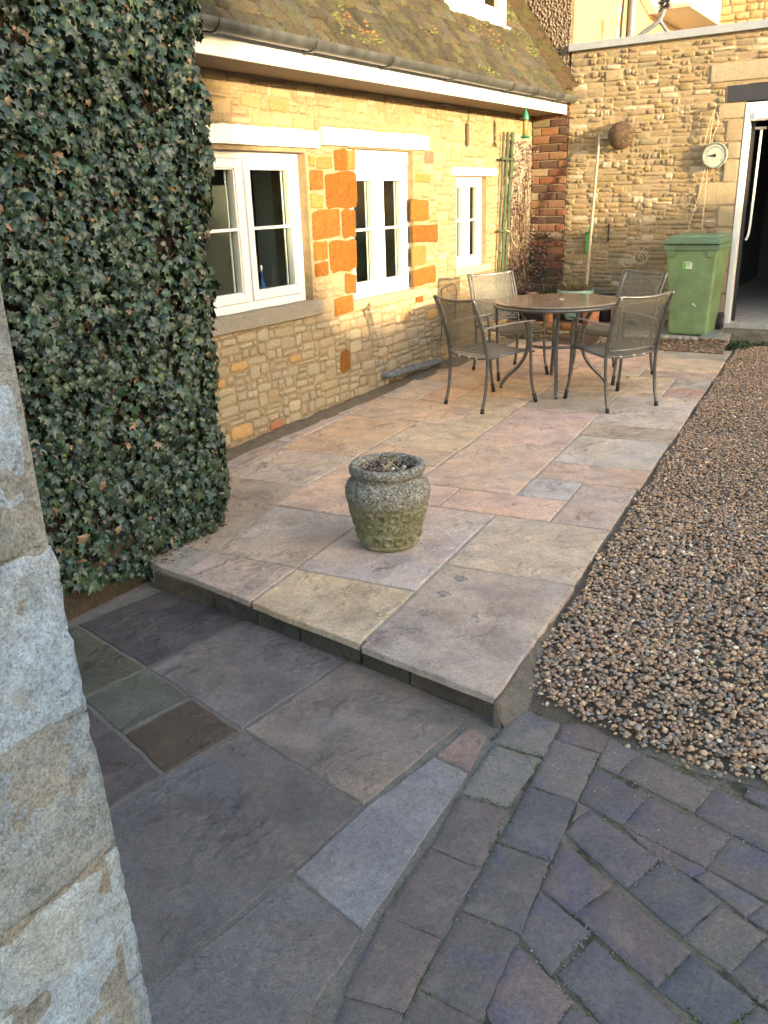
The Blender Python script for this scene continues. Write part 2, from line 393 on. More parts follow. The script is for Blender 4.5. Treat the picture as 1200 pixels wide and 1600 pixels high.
class Wall:
    """places stones on a vertical plane: u along `U`, v up, face outwards along `N`"""
    def __init__(s, org, U, N, parent, kind, mat, mat_a, relief=.012, name='stone', Vv=(0, 0, 1), limit=300):
        s.o = Vector(org); s.U = Vector(U).normalized(); s.N = Vector(N).normalized(); s.V = Vector(Vv).normalized(); s.parent = parent; s.kind = kind; s.mat = mat; s.mat_a = mat_a
        s.rel = relief; s.name = name; s.items = []; s.limit = limit; s.tilt = 0
    def add(s, u, v, wd, h, col, rot=0, rel=None, vis=1.0, kind=None, push=0, name=None, mat=None):
        s.items.append((u, v, wd, h, col, rot, rel or s.rel, vis * wd * h, kind or s.kind, push, name or s.name, mat or s.mat))
    def build(s, stuff_name='small_stones', limit=None):
        limit = limit or s.limit
        s.items.sort(key=lambda i: -i[7])
        Vs, Fs, Cs = [], [], []; n = 0
        for k, (u, v, wd, h, col, rot, rel, a, kind, push, nm, mat) in enumerate(s.items):
            asp, PV, PF, me = pick(kind, wd / h)
            c, si = math.cos(rot), math.sin(rot)
            U = s.U * c + s.V * si; V = s.V * c - s.U * si
            loc = s.o + s.U * u + s.V * v + s.N * push
            ct, st = math.cos(s.tilt), math.sin(s.tilt); NN = s.N * ct + V * st; V = V * ct - s.N * st
            Mx = Matrix.Identity(4)
            for i in range(3): Mx[i][0] = U[i] * wd; Mx[i][1] = V[i] * h; Mx[i][2] = NN[i] * rel; Mx[i][3] = loc[i]
            if k < limit:
                if len(me.materials) == 0 or me.materials[0] != MT[mat]:
                    key = (me.name, mat)
                    if key not in PROTO:
                        m2 = me.copy(); m2.materials.clear(); m2.materials.append(MT[mat]); PROTO[key] = m2
                    me = PROTO[key]
                o = bpy.data.objects.new(nm, me); COL.objects.link(o); o.parent = s.parent
                Mx.translation = loc - wloc(s.parent) if s.parent else loc
                o.matrix_local = Mx; o.color = (*col, 1)
            else:
                A3 = np.array(Mx)[:3, :3]; W = PV @ A3.T + np.array(loc)
                Vs.append(W); Fs.append(PF + n); n += len(PV); Cs.append(np.tile(col, (len(PF), 1)))
        if Vs:
            o = arrays(stuff_name, np.concatenate(Vs), np.concatenate(Fs), s.mat_a, s.parent, np.concatenate(Cs), smooth=True)
            o['kind'] = 'stuff'
def vary(c, a=.12, r=rnd):
    k = 1 + r.uniform(-a, a); return tuple(max(0, min(1, x * k * (1 + r.uniform(-a, a) * .35))) for x in c)
def skyline(u0, u1, v0, v1, hr, wr, excl, gap, place, level=.5):
    # random rubble: every stone is set on the lowest free spot
    D = .01; n = int((u1 - u0) / D); top = [v0 + rnd.uniform(0, .012) for _ in range(n)]
    for guard in range(20000):
        m = min(top); 
        if m >= v1 - .018: break
        i = top.index(m)
        u = u0 + i * D
        hit = [e for e in excl if e[0] < u + D * .8 and e[1] > u + D * .2 and e[2] < m + .022 and e[3] > m + .001]
        if hit: top[i] = max(e[3] for e in hit) + .001; continue
        j = i; mw = int(rnd.uniform(*wr) / D); mw = max(mw, 2)
        while j < n and j - i < mw and top[j] - m < .013 and not [e for e in excl if e[0] < u0 + (j + .8) * D and e[1] > u0 + (j + .2) * D and e[2] < m + .022 and e[3] > m + .001]: j += 1
        base = max(top[i:j]); wd = (j - i) * D
        if wd < .022:
            for q in range(i, j): top[q] = base + .012
            continue
        h = rnd.uniform(*hr)
        if wd < h * .8: h = max(.02, wd * rnd.uniform(.7, 1.1))
        for nb_ in ((top[i - 1] if i else None), (top[j] if j < n else None)):
            if nb_ and hr[0] * .8 < nb_ - base < hr[1] * 1.1 and rnd.random() < level: h = nb_ - base; break
        for e in excl:
            if e[0] < u0 + j * D - .004 and e[1] > u + .004 and e[2] >= base + .01 and e[2] < base + h + .012: h = min(h, e[2] - base)
        h = min(h, v1 - base)
        if h > .018: place(u + wd / 2, base + h / 2, wd - gap, h - gap)
        for q in range(i, j): top[q] = base + max(h, .01)
def courses(u0, u1, v0, v1, hr, wr, excl, gap, place, slope=0):
    return skyline(u0, u1, v0, v1, hr, wr, excl, gap, place)
    v = v0
    while v < v1 - hr[0] * .5:
        h = min(rnd.uniform(*hr), v1 - v)
        iv = [(u0, u1)]
        for (a, b, c, d) in excl:
            if d > v + .004 and c < v + h - .004:
                iv = [q for (p0, p1) in iv for q in ((p0, min(p1, a)), (max(p0, b), p1)) if q[1] - q[0] > .02]
        for (a, b) in iv:
            u = a + (rnd.uniform(0, .02) if a == u0 else 0)
            while u < b - .02:
                wd = rnd.uniform(*wr)
                if b - (u + wd) < wr[0] * .7: wd = b - u
                if wd > wr[1] * 1.3: wd *= .5
                hh = h * (1 if rnd.random() < .8 else rnd.uniform(.8, .95))
                place(u + wd / 2, v + h / 2 + rnd.uniform(-.003, .003), wd - gap, hh - gap)
                u += wd
        v += h
K = .025
def zp(y): return K * (y - 2.2)                    # upper patio surface
def zg(x, y): return zp(y) - .008 - .097 * math.exp(-(y - 2.2) / .32)   # gravel surface

# ================================================================== GROUND
def struct(o): o['kind'] = 'structure'; return o
bm = bmesh.new(); box(bm, -60, 60, -60, 80, -.5, -.20); struct(obj('ground', bm, 'dark_ground'))

def sheet(name, poly, zf, mat, parent=None, n=None, thick=.03):
    bm = bmesh.new()
    top = [bm.verts.new((x, y, zf(x, y))) for x, y in poly]; bot = [bm.verts.new((x, y, zf(x, y) - thick)) for x, y in poly]
    bm.faces.new(top); bm.faces.new(bot[::-1])
    for i in range(len(poly)):
        j = (i + 1) % len(poly); bm.faces.new((top[j], top[i], bot[i], bot[j]))
    bmesh.ops.recalc_face_normals(bm, faces=bm.faces)
    return obj(name, bm, mat, parent)

def shrink(poly, g):
    c = Vector((sum(p[0] for p in poly) / len(poly), sum(p[1] for p in poly) / len(poly)))
    P = [Vector(p) for p in poly]; n = len(P); out = []
    area = sum(P[i].x * P[(i + 1) % n].y - P[(i + 1) % n].x * P[i].y for i in range(n))
    if area < 0: P.reverse()
    for i in range(n):
        a, b, c_ = P[i - 1], P[i], P[(i + 1) % n]
        d1 = (b - a).normalized(); d2 = (c_ - b).normalized()
        n1 = Vector((-d1.y, d1.x)); n2 = Vector((-d2.y, d2.x))
        k = 1 + n1.dot(n2)
        out.append(b + (n1 + n2) * (g / max(k, .4)))
    return out
def slab(name, poly, zf, mat, parent, color, gap=.004, thick=.032, jit=.002, cham=.004, step=.06, dome=0, tilt=.0015, rnd_corner=0):
    P = shrink(poly, gap); n = len(P); pts = []
    for i in range(n):
        a, b = P[i], P[(i + 1) % n]; m = max(1, int((b - a).length / step))
        for k in range(m):
            t = k / m; q = a.lerp(b, t); d = (b - a).normalized(); nn = Vector((-d.y, d.x))
            if k == 0 and rnd_corner:
                prv = P[i - 1]; e = (prv - a).normalized()
                pts.append(a + e * rnd_corner); pts.append(a + (e + d) * rnd_corner * .3); pts.append(a + d * rnd_corner); continue
            pts.append(q + nn * rnd.uniform(-jit, jit * 1.3))
    c = sum(pts, Vector((0, 0))) / len(pts); tx, ty = rnd.uniform(-tilt, tilt) * 4, rnd.uniform(-tilt, tilt) * 4
    def z(p): return zf(p.x, p.y) + tx * (p.x - c.x) + ty * (p.y - c.y)
    bm = bmesh.new(); r0 = []; r1 = []; r2 = []
    for i, p in enumerate(pts):
        q = p + (c - p).normalized() * (cham * rnd.uniform(.7, 1.7))
        r0.append(bm.verts.new((q.x, q.y, z(q) - rnd.uniform(0, .0008)))); r1.append(bm.verts.new((p.x, p.y, z(p) - cham * rnd.uniform(.7, 1.3)))); r2.append(bm.verts.new((p.x, p.y, z(p) - thick)))
    m = len(pts)
    if dome:
        r9 = []
        for p in pts:
            q = p.lerp(c, .35); r9.append(bm.verts.new((q.x, q.y, z(q) + dome * rnd.uniform(.6, 1.2))))
        for i in range(m): j = (i + 1) % m; bm.faces.new((r0[i], r0[j], r9[j], r9[i]))
        cc = bm.verts.new((c.x, c.y, z(c) + dome))
        for i in range(m): bm.faces.new((r9[i], r9[(i + 1) % m], cc))
    else: bm.faces.new(r0)
    for i in range(m):
        j = (i + 1) % m
        bm.faces.new((r1[i], r1[j], r0[j], r0[i])); bm.faces.new((r2[i], r2[j], r1[j], r1[i]))
    bmesh.ops.recalc_face_normals(bm, faces=bm.faces)
    o = obj(name, bm, mat, parent, color, smooth=bool(dome))
    return o

PAL = dict(V=(0.287, 0.252, 0.240), W2=(0.366, 0.330, 0.281), GP=(0.354, 0.312, 0.275), B=(0.293, 0.294, 0.292), P=(0.384, 0.294, 0.246), P2=(0.390, 0.300, 0.246), W=(0.427, 0.396, 0.339), N2=(0.342, 0.270, 0.216),
           R=(0.378, 0.240, 0.187), G=(0.329, 0.318, 0.292), Y=(0.439, 0.348, 0.222), GG=(0.268, 0.264, 0.211), Y2=(0.415, 0.324, 0.211), V2=(0.329, 0.306, 0.310), GB=(0.342, 0.306, 0.252), O2=(0.451, 0.330, 0.193),
           N3=(0.293, 0.240, 0.193), G2=(0.336, 0.312, 0.287), PY=(0.403, 0.318, 0.234), YG=(0.409, 0.354, 0.252), O=(0.464, 0.318, 0.187), N4=(0.293, 0.240, 0.187), WG=(0.378, 0.354, 0.292), PN=(0.403, 0.306, 0.234), G3=(0.354, 0.318, 0.275),
           O3=(0.451, 0.294, 0.187), V3=(0.305, 0.252, 0.240), B2=(0.299, 0.288, 0.275), PW=(0.403, 0.342, 0.292),
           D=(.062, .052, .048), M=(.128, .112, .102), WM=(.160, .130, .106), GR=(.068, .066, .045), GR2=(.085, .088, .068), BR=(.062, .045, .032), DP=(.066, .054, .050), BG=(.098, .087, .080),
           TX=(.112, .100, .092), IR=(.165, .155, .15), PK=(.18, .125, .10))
for k_ in list(PAL)[:list(PAL).index('D')]: PAL[k_] = tuple(.62 * a_ + .38 * b_ for a_, b_ in zip(PAL[k_], (.335, .290, .245)))
for k_ in list(PAL):
    up = (1.42, 1.33, 1.29) if list(PAL).index(k_) < list(PAL).index('D') else (1.62, 1.58, 1.56)
    PAL[k_] = tuple(a_ * b_ for a_, b_ in zip(PAL[k_], up))
for k_ in ('O', 'O2', 'O3', 'R'): PAL[k_] = tuple(.8 * a_ + .2 * b_ for a_, b_ in zip(PAL[k_], (.44, .38, .32)))
for k_ in list(PAL)[:list(PAL).index('D')]: PAL[k_] = tuple(min(.6, a_ * 1.10) for a_ in PAL[k_])
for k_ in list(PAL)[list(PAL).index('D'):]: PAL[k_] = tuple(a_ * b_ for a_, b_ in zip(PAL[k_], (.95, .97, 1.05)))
for k_ in ('V', 'W2', 'GP', 'V2', 'G2', 'P', 'P2'): PAL[k_] = tuple(a_ * b_ for a_, b_ in zip(PAL[k_], (1.07, 1.01, .99)))
SLABS=[
 ('V',[(-1.537, 2.196), (-0.969, 2.126), (-1.024, 2.996), (-1.591, 2.946)]),
 ('W2',[(-1.591, 2.946), (-1.029, 2.996), (-1.079, 3.606), (-1.634, 3.557)]),
 ('GP',[(-1.366, 3.581), (-1.079, 3.606), (-1.126, 4.191), (-1.411, 4.166)]),
 ('B',[(-1.66, 3.849), (-1.389, 3.873), (-1.411, 4.166), (-1.681, 4.143)]),
 ('P',[(-1.947, 3.53), (-1.366, 3.581), (-1.389, 3.873), (-1.966, 3.822)]),
 ('P',[(-2.215, 3.506), (-1.947, 3.53), (-1.966, 3.822), (-2.233, 3.799)]),
 ('P2',[(-1.676, 4.143), (-1.117, 4.192), (-1.141, 4.487), (-1.698, 4.438)]),
 ('W',[(-1.698, 4.438), (-1.141, 4.487), (-1.187, 5.054), (-1.738, 5.007)]),
 ('N2',[(-1.738, 5.007), (-1.182, 5.055), (-1.206, 5.345), (-1.759, 5.298)]),
 ('W',[(-1.769, 5.297), (-1.206, 5.345), (-1.273, 6.165), (-1.827, 6.118)]),
 ('R',[(-1.534, 6.143), (-1.268, 6.166), (-1.292, 6.461), (-1.556, 6.439)]),
 ('G',[(-1.556, 6.439), (-1.292, 6.461), (-1.315, 6.746), (-1.578, 6.724)]),
 ('N2',[(-1.869, 6.7), (-1.311, 6.746), (-1.333, 7.016), (-1.888, 6.97)]),
 ('Y',[(-1.888, 6.97), (-1.333, 7.016), (-1.371, 7.491), (-1.922, 7.446)]),
 ('GG',[(-1.922, 7.446), (-1.371, 7.491), (-1.411, 7.974), (-1.957, 7.929)]),
 ('Y2',[(-2.114, 2.274), (-1.542, 2.201), (-1.576, 2.667), (-2.141, 2.617)]),
 ('V2',[(-2.146, 2.616), (-1.576, 2.667), (-1.639, 3.557), (-2.201, 3.507)]),
 ('P',[(-2.233, 3.799), (-1.66, 3.849), (-1.723, 4.726), (-2.288, 4.677)]),
 ('P',[(-2.292, 4.677), (-1.723, 4.726), (-1.781, 5.538), (-2.343, 5.49)]),
 ('GB',[(-2.343, 5.49), (-1.786, 5.538), (-1.827, 6.118), (-2.378, 6.072)]),
 ('O2',[(-2.383, 6.072), (-1.534, 6.143), (-1.578, 6.724), (-2.419, 6.654)]),
 ('W',[(-2.049, 6.685), (-1.869, 6.7), (-1.888, 6.97), (-2.067, 6.955)]),
 ('P2',[(-2.423, 6.653), (-2.049, 6.685), (-2.067, 6.955), (-2.44, 6.924)]),
 ('P2',[(-2.44, 6.924), (-1.888, 6.97), (-1.923, 7.462), (-2.47, 7.417)]),
 ('O2',[(-2.47, 7.417), (-1.923, 7.462), (-1.957, 7.929), (-2.499, 7.885)]),
 ('N3',[(-2.58, 2.348), (-2.12, 2.279), (-2.146, 2.621), (-2.598, 2.59)]),
 ('G2',[(-2.598, 2.59), (-2.151, 2.621), (-2.189, 3.23), (-2.719, 3.183)]),
 ('P',[(-2.734, 3.182), (-2.198, 3.229), (-2.251, 4.088), (-2.779, 4.042)]),
 ('PY',[(-2.784, 4.042), (-2.261, 4.088), (-2.278, 4.37), (-2.799, 4.325)]),
 ('YG',[(-2.804, 4.324), (-2.278, 4.37), (-2.312, 4.922), (-2.833, 4.878)]),
 ('Y',[(-2.58, 4.899), (-2.312, 4.922), (-2.332, 5.236), (-2.597, 5.213)]),
 ('YG',[(-2.626, 5.21), (-2.332, 5.236), (-2.363, 5.75), (-2.655, 5.726)]),
 ('O',[(-2.885, 5.706), (-2.363, 5.75), (-2.398, 6.323), (-2.915, 6.279)]),
 ('P2',[(-2.92, 6.279), (-2.403, 6.322), (-2.435, 6.834), (-2.947, 6.791)]),
 ('O',[(-2.947, 6.791), (-2.435, 6.834), (-2.468, 7.385), (-2.975, 7.343)]),
 ('P2',[(-2.975, 7.343), (-2.468, 7.385), (-2.499, 7.885), (-3.002, 7.844)]),
 ('N4',[(-3.284, 2.529), (-2.598, 2.59), (-2.719, 3.183), (-2.744, 3.478), (-3.322, 3.427)]),
 ('WG',[(-3.303, 3.429), (-2.754, 3.477), (-2.784, 4.042), (-3.327, 3.994)]),
 ('O',[(-3.342, 3.993), (-2.794, 4.041), (-2.837, 4.873), (-3.377, 4.826)]),
 ('PN',[(-3.392, 4.829), (-2.58, 4.899), (-2.635, 5.461), (-3.425, 5.394)]),
 ('G3',[(-3.492, 5.392), (-3.141, 5.422), (-3.169, 6.005), (-3.516, 5.976)]),
 ('O3',[(-3.141, 5.422), (-2.872, 5.445), (-2.902, 6.028), (-3.169, 6.005)]),
 ('Y',[(-2.872, 5.441), (-2.64, 5.461), (-2.655, 5.726), (-2.885, 5.706)]),
 ('O2',[(-3.441, 5.982), (-2.907, 6.027), (-2.935, 6.569), (-3.464, 6.525)]),
 ('PN',[(-3.399, 6.531), (-2.935, 6.569), (-2.963, 7.101), (-3.422, 7.063)]),
 ('O',[(-3.367, 7.067), (-2.963, 7.101), (-3.002, 7.844), (-3.401, 7.811)]),
 ('V3',[(-3.495, 3.559), (-3.314, 3.575), (-3.338, 4.129), (-3.517, 4.114)]),
 ('B2',[(-3.478, 4.117), (-3.352, 4.128), (-3.382, 4.826), (-3.507, 4.815)]),
 ('PW',[(-3.488, 4.821), (-3.397, 4.829), (-3.421, 5.394), (-3.511, 5.386)]),
 ('P2',[(-3.507, 5.985), (-3.441, 5.991), (-3.462, 6.484), (-3.527, 6.478)]),
 ('GP',[(-3.458, 3.136), (-3.291, 3.151), (-3.309, 3.571), (-3.475, 3.557)]),
]
LOWER=[
 ('D',[(-2.762, 1.93), (-2.241, 1.829), (-2.17, 2.307), (-2.686, 2.4)]),
 ('M',[(-2.241, 1.829), (-1.676, 1.701), (-1.618, 2.259), (-2.17, 2.307)]),
 ('WM',[(-1.676, 1.701), (-1.124, 1.592), (-1.062, 2.11), (-1.067, 2.17), (-1.618, 2.259)]),
 ('GR',[(-2.819, 1.674), (-2.286, 1.563), (-2.241, 1.829), (-2.762, 1.93)]),
 ('GR2',[(-2.286, 1.563), (-1.998, 1.49), (-1.953, 1.765), (-2.241, 1.829)]),
 ('BR',[(-1.998, 1.49), (-1.73, 1.415), (-1.676, 1.701), (-1.953, 1.765)]),
 ('DP',[(-2.286, 1.563), (-1.73, 1.415), (-1.788, 0.857), (-2.382, 0.982)]),
 ('BG',[(-1.676, 1.701), (-1.124, 1.592), (-1.145, 1.289), (-1.221, 0.809), (-1.78, 0.878), (-1.73, 1.415)]),
 ('TX',[(-1.145, 1.289), (-0.883, 1.223), (-0.832, 0.675), (-1.235, 0.748), (-1.221, 0.809)]),
 ('IR',[(-1.124, 1.592), (-1.067, 1.894), (-0.934, 1.871), (-0.883, 1.223), (-1.145, 1.289)]),
 ('PK',[(-1.067, 1.894), (-1.045, 2.092), (-0.962, 2.069), (-0.934, 1.871)]),
]
BLOCKS=[
 [(-0.941, 2.046), (-0.772, 2.049), (-0.798, 2.235), (-0.934, 2.253)],
 [(-0.912, 1.782), (-0.777, 1.792), (-0.777, 2.034), (-0.926, 2.026)],
 [(-0.882, 1.549), (-0.742, 1.548), (-0.772, 1.777), (-0.912, 1.772)],
 [(-0.873, 1.296), (-0.731, 1.307), (-0.74, 1.54), (-0.886, 1.538)],
 [(-0.829, 1.071), (-0.701, 1.098), (-0.725, 1.297), (-0.87, 1.291)],
 [(-0.791, 0.914), (-0.661, 0.946), (-0.7, 1.09), (-0.82, 1.063)],
 [(-0.784, 2.239), (-0.768, 2.157), (-0.63, 2.157), (-0.639, 2.246), (-0.732, 2.289)],
 [(-0.755, 1.91), (-0.622, 1.912), (-0.634, 2.146), (-0.779, 2.144)],
 [(-0.737, 1.656), (-0.599, 1.66), (-0.62, 1.898), (-0.754, 1.894)],
 [(-0.717, 1.406), (-0.573, 1.41), (-0.601, 1.65), (-0.738, 1.645)],
 [(-0.699, 1.165), (-0.554, 1.163), (-0.571, 1.397), (-0.718, 1.395)],
 [(-0.679, 0.987), (-0.546, 1.007), (-0.551, 1.156), (-0.697, 1.158)],
 [(-0.62, 2.092), (-0.56, 2.083), (-0.527, 2.206), (-0.632, 2.24)],
 [(-0.552, 2.082), (-0.327, 2.025), (-0.302, 2.152), (-0.526, 2.207)],
 [(-0.321, 2.021), (-0.129, 1.965), (-0.048, 2.092), (-0.296, 2.155)],
 [(-0.22, 2.162), (-0.051, 2.119), (-0.061, 2.2), (-0.217, 2.201)],
 [(-0.611, 1.915), (-0.481, 1.883), (-0.454, 2.021), (-0.62, 2.074)],
 [(-0.473, 1.878), (-0.253, 1.831), (-0.224, 1.974), (-0.448, 2.021)],
 [(-0.247, 1.829), (-0.102, 1.797), (0.009, 1.92), (-0.127, 1.953), (-0.219, 1.969)],
 [(-0.601, 1.828), (-0.577, 1.892), (-0.612, 1.902)],
 [(-0.478, 1.873), (-0.36, 1.799), (-0.277, 1.784), (-0.255, 1.821)],
 [(-0.266, 1.786), (-0.138, 1.72), (-0.113, 1.777), (-0.246, 1.818)],
 [(-0.598, 1.775), (-0.403, 1.666), (-0.362, 1.801), (-0.576, 1.887)],
 [(-0.396, 1.663), (-0.251, 1.592), (-0.2, 1.734), (-0.345, 1.803)],
 [(-0.245, 1.585), (-0.14, 1.544), (-0.09, 1.682), (-0.193, 1.724)],
 [(-0.131, 1.719), (-0.079, 1.699), (-0.001, 1.767), (-0.106, 1.772)],
 [(-0.579, 1.56), (-0.487, 1.527), (-0.44, 1.657), (-0.592, 1.735)],
 [(-0.48, 1.526), (-0.265, 1.426), (-0.226, 1.552), (-0.427, 1.642)],
 [(-0.258, 1.423), (-0.125, 1.379), (-0.077, 1.484), (-0.217, 1.547)],
 [(-0.135, 1.541), (-0.067, 1.498), (0.016, 1.619), (-0.082, 1.673)],
 [(-0.567, 1.403), (-0.472, 1.343), (-0.437, 1.492), (-0.578, 1.543)],
 [(-0.453, 1.348), (-0.322, 1.279), (-0.251, 1.257), (-0.207, 1.368), (-0.419, 1.473)],
 [(-0.247, 1.256), (-0.13, 1.262), (-0.123, 1.371), (-0.202, 1.365)],
 [(-0.55, 1.191), (-0.507, 1.154), (-0.414, 1.233), (-0.404, 1.299), (-0.563, 1.371)],
 [(-0.498, 1.15), (-0.364, 1.137), (-0.327, 1.272), (-0.398, 1.298), (-0.41, 1.231)],
 [(-0.118, 1.377), (-0.029, 1.343), (0.031, 1.448), (-0.071, 1.482)],
 [(-0.538, 1.011), (-0.55, 1.153), (-0.507, 1.145), (-0.406, 1.112), (-0.419, 1.019)],
 [(-0.391, 1.106), (-0.363, 1.134), (-0.32, 1.272), (-0.255, 1.251), (-0.272, 1.127)],
 [(-0.06, 1.498), (0.035, 1.458), (0.116, 1.58), (0.02, 1.612)],
 [(-0.267, 1.13), (-0.248, 1.248), (-0.133, 1.252), (-0.148, 1.167)],
 [(-0.124, 1.265), (-0.119, 1.367), (-0.034, 1.337), (-0.04, 1.238)],
]
# ---- upper patio
patio = struct(sheet('patio', [(-2.70, 2.36), (-1.54, 2.25), (-1.0, 2.20), (-1.09, 3.6), (-1.235, 5.36), (-1.44, 7.95), (-3.1, 7.95), (-3.45, 7.95), (-3.5, 2.6)], lambda x, y: zp(y) - .006, 'patio_mortar', thick=.16))
for c, poly in SLABS:
    if poly[0][1] > 7.9: continue
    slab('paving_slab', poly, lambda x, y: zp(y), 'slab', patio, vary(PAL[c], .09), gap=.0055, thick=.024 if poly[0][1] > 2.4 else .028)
# riser stones under the front edge
fe = [(-2.655, 2.335), (-2.11, 2.285), (-1.54, 2.215), (-.972, 2.15)]
def fy(x):
    for (a, b), (c, d) in zip(fe, fe[1:]):
        if a <= x <= c: return b + (d - b) * (x - a) / (c - a)
    return fe[0][1] if x < fe[0][0] else fe[-1][1]
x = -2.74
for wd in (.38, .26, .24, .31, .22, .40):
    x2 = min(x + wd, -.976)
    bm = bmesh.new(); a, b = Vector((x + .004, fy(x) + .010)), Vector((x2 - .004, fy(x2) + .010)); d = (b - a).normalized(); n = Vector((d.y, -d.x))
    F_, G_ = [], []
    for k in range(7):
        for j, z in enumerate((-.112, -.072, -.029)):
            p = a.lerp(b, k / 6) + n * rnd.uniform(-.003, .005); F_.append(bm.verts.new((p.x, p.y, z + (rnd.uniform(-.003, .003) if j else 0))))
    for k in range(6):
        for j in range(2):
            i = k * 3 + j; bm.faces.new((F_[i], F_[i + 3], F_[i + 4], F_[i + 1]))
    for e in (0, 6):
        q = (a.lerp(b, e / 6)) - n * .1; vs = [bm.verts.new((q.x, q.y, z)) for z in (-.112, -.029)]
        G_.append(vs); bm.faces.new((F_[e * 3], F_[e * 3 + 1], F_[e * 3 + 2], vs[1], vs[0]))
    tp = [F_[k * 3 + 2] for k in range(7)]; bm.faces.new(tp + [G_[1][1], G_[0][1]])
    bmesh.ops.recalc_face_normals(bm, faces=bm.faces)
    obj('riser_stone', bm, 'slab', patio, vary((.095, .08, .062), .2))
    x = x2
# end stone of the step beside the ivy

MT['haunch_mortar'] = mortar_mat('haunch_mortar', (.27, .235, .19), bd=.012, speck=.45)
# mortar haunch along the gravel side
def strip(name, mat, parent, rows, cols=None):
    bm = bmesh.new(); G = [[bm.verts.new(p) for p in r] for r in rows]
    for A_, B_ in zip(G, G[1:]):
        for i in range(len(A_) - 1): bm.faces.new((A_[i], A_[i + 1], B_[i + 1], B_[i]))
    bmesh.ops.recalc_face_normals(bm, faces=bm.faces)
    return obj(name, bm, mat, parent, smooth=True)
def px(y): return -.801 - .0765 * y            # right edge of the slabs
rows = []
rows.append([(px(2.11) - .012 + q, 2.118 + q * .3, -.104) for q in (0, 0, .02, .04, .05, .06)])
y = 2.125
while y < 7.9:
    nz = noise.noise(Vector((y * 3, 1, 0))); nz2 = noise.noise(Vector((y * 9, 4, 0)))
    wd = .022 + .018 * nz + .012 * nz2 + (.022 * min(1, (y - 2.1) * 12) if y < 2.7 else 0)
    x0 = px(y) - .012; zt = zp(y) - .006
    near = max(0, (3.0 - y) / .9)
    rows.append([(x0, y, zt - .10), (x0, y, zt - .003), (x0 + wd * .45, y + rnd.uniform(-.004, .004), zt - .014 - .02 * near + .004 * nz2), (x0 + wd * .85, y, zt - .030 - .045 * near + .006 * nz), (x0 + wd + .02, y, min(zg(0, y) - .012, zt - .03)), (x0 + wd + .05, y, zg(0, y) - .06)])
    y += .035
strip('mortar_haunch', 'haunch_mortar', patio, rows)
MT['foot_soil'] = mortar_mat('foot_soil', (.33, .27, .195), bd=.02, speck=.5)
# soil strip along the house wall, with fallen bits
rows = []
y = 2.6
while y < 7.9:
    a = .02 * noise.noise(Vector((y * 4, 7, 0))); b = .02 * noise.noise(Vector((y * 7, 2, 0)))
    rows.append([(-3.62, y, zp(y) + .012 + b), (-3.56, y, zp(y) + .020 + a), (-3.50, y, zp(y) + .006 + b * .5), (-3.45 + a * 1.3, y, zp(y) - .004), (-3.30, y, zp(y) - .014), (-3.0, y, zp(y) - .03)])
    y += .03
struct(strip('soil_strip', 'foot_soil', None, rows))

MT['path_joint'] = mortar_mat('path_joint', (.24, .21, .18), speck=.45)
# ---- lower path and block paving
lower = struct(sheet('lower_path', [(-3.2, .3), (-.45, .3), (-.60, 1.4), (-.745, 1.9), (-.90, 2.30), (-1.6, 2.45), (-3.2, 2.6)], lambda x, y: -.1055, 'path_joint', thick=.09))
for c, poly in LOWER:
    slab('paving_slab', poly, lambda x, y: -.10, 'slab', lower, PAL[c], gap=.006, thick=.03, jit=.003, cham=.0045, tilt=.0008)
blocks = struct(sheet('block_paving', [(-.62, .2), (1.8, .2), (1.8, 2.25), (-.1, 2.235), (-.55, 2.26), (-.93, 2.33), (-.80, 1.9), (-.64, 1.4)], lambda x, y: -.1047, 'block_mortar', thick=.08))
BC = [(0.152, 0.116, 0.102), (0.128, 0.104, 0.099), (0.107, 0.099, 0.102), (0.087, 0.087, 0.099), (0.171, 0.125, 0.102), (0.142, 0.110, 0.093)]
for i, poly in enumerate(BLOCKS):
    cx_ = sum(p[0] for p in poly) / len(poly); cy_ = sum(p[1] for p in poly) / len(poly)
    col = rnd.choice(BC); 
    if i in (0, 1, 7, 12): col = (.21, .185, .155)
    if i == 28: col = (.055, .068, .10)
    slab('paving_block', poly, lambda x, y: -.10, 'block', blocks, vary(tuple(.55 * a_ + .45 * b_ for a_, b_ in zip(col, (.215, .195, .195))), .10), gap=-.0045, thick=.05, jit=.002, cham=.0035, step=.02, dome=.0012, tilt=.002, rnd_corner=.004)
# more blocks beyond the picture's lower right corner
for i in range(7):
    for j in range(6):
        cx_, cy_ = .55 + i * .21, .35 + j * .17 + (i % 2) * .05
        if cy_ < 1.25 and cx_ > .1 and cx_ < 1.7:
            slab('paving_block', [(cx_ - .10, cy_ - .08), (cx_ + .10, cy_ - .08), (cx_ + .10, cy_ + .08), (cx_ - .10, cy_ + .08)], lambda x, y: -.10, 'block', blocks, vary(rnd.choice(BC), .15), gap=.003, thick=.05, dome=.002, rnd_corner=.008)

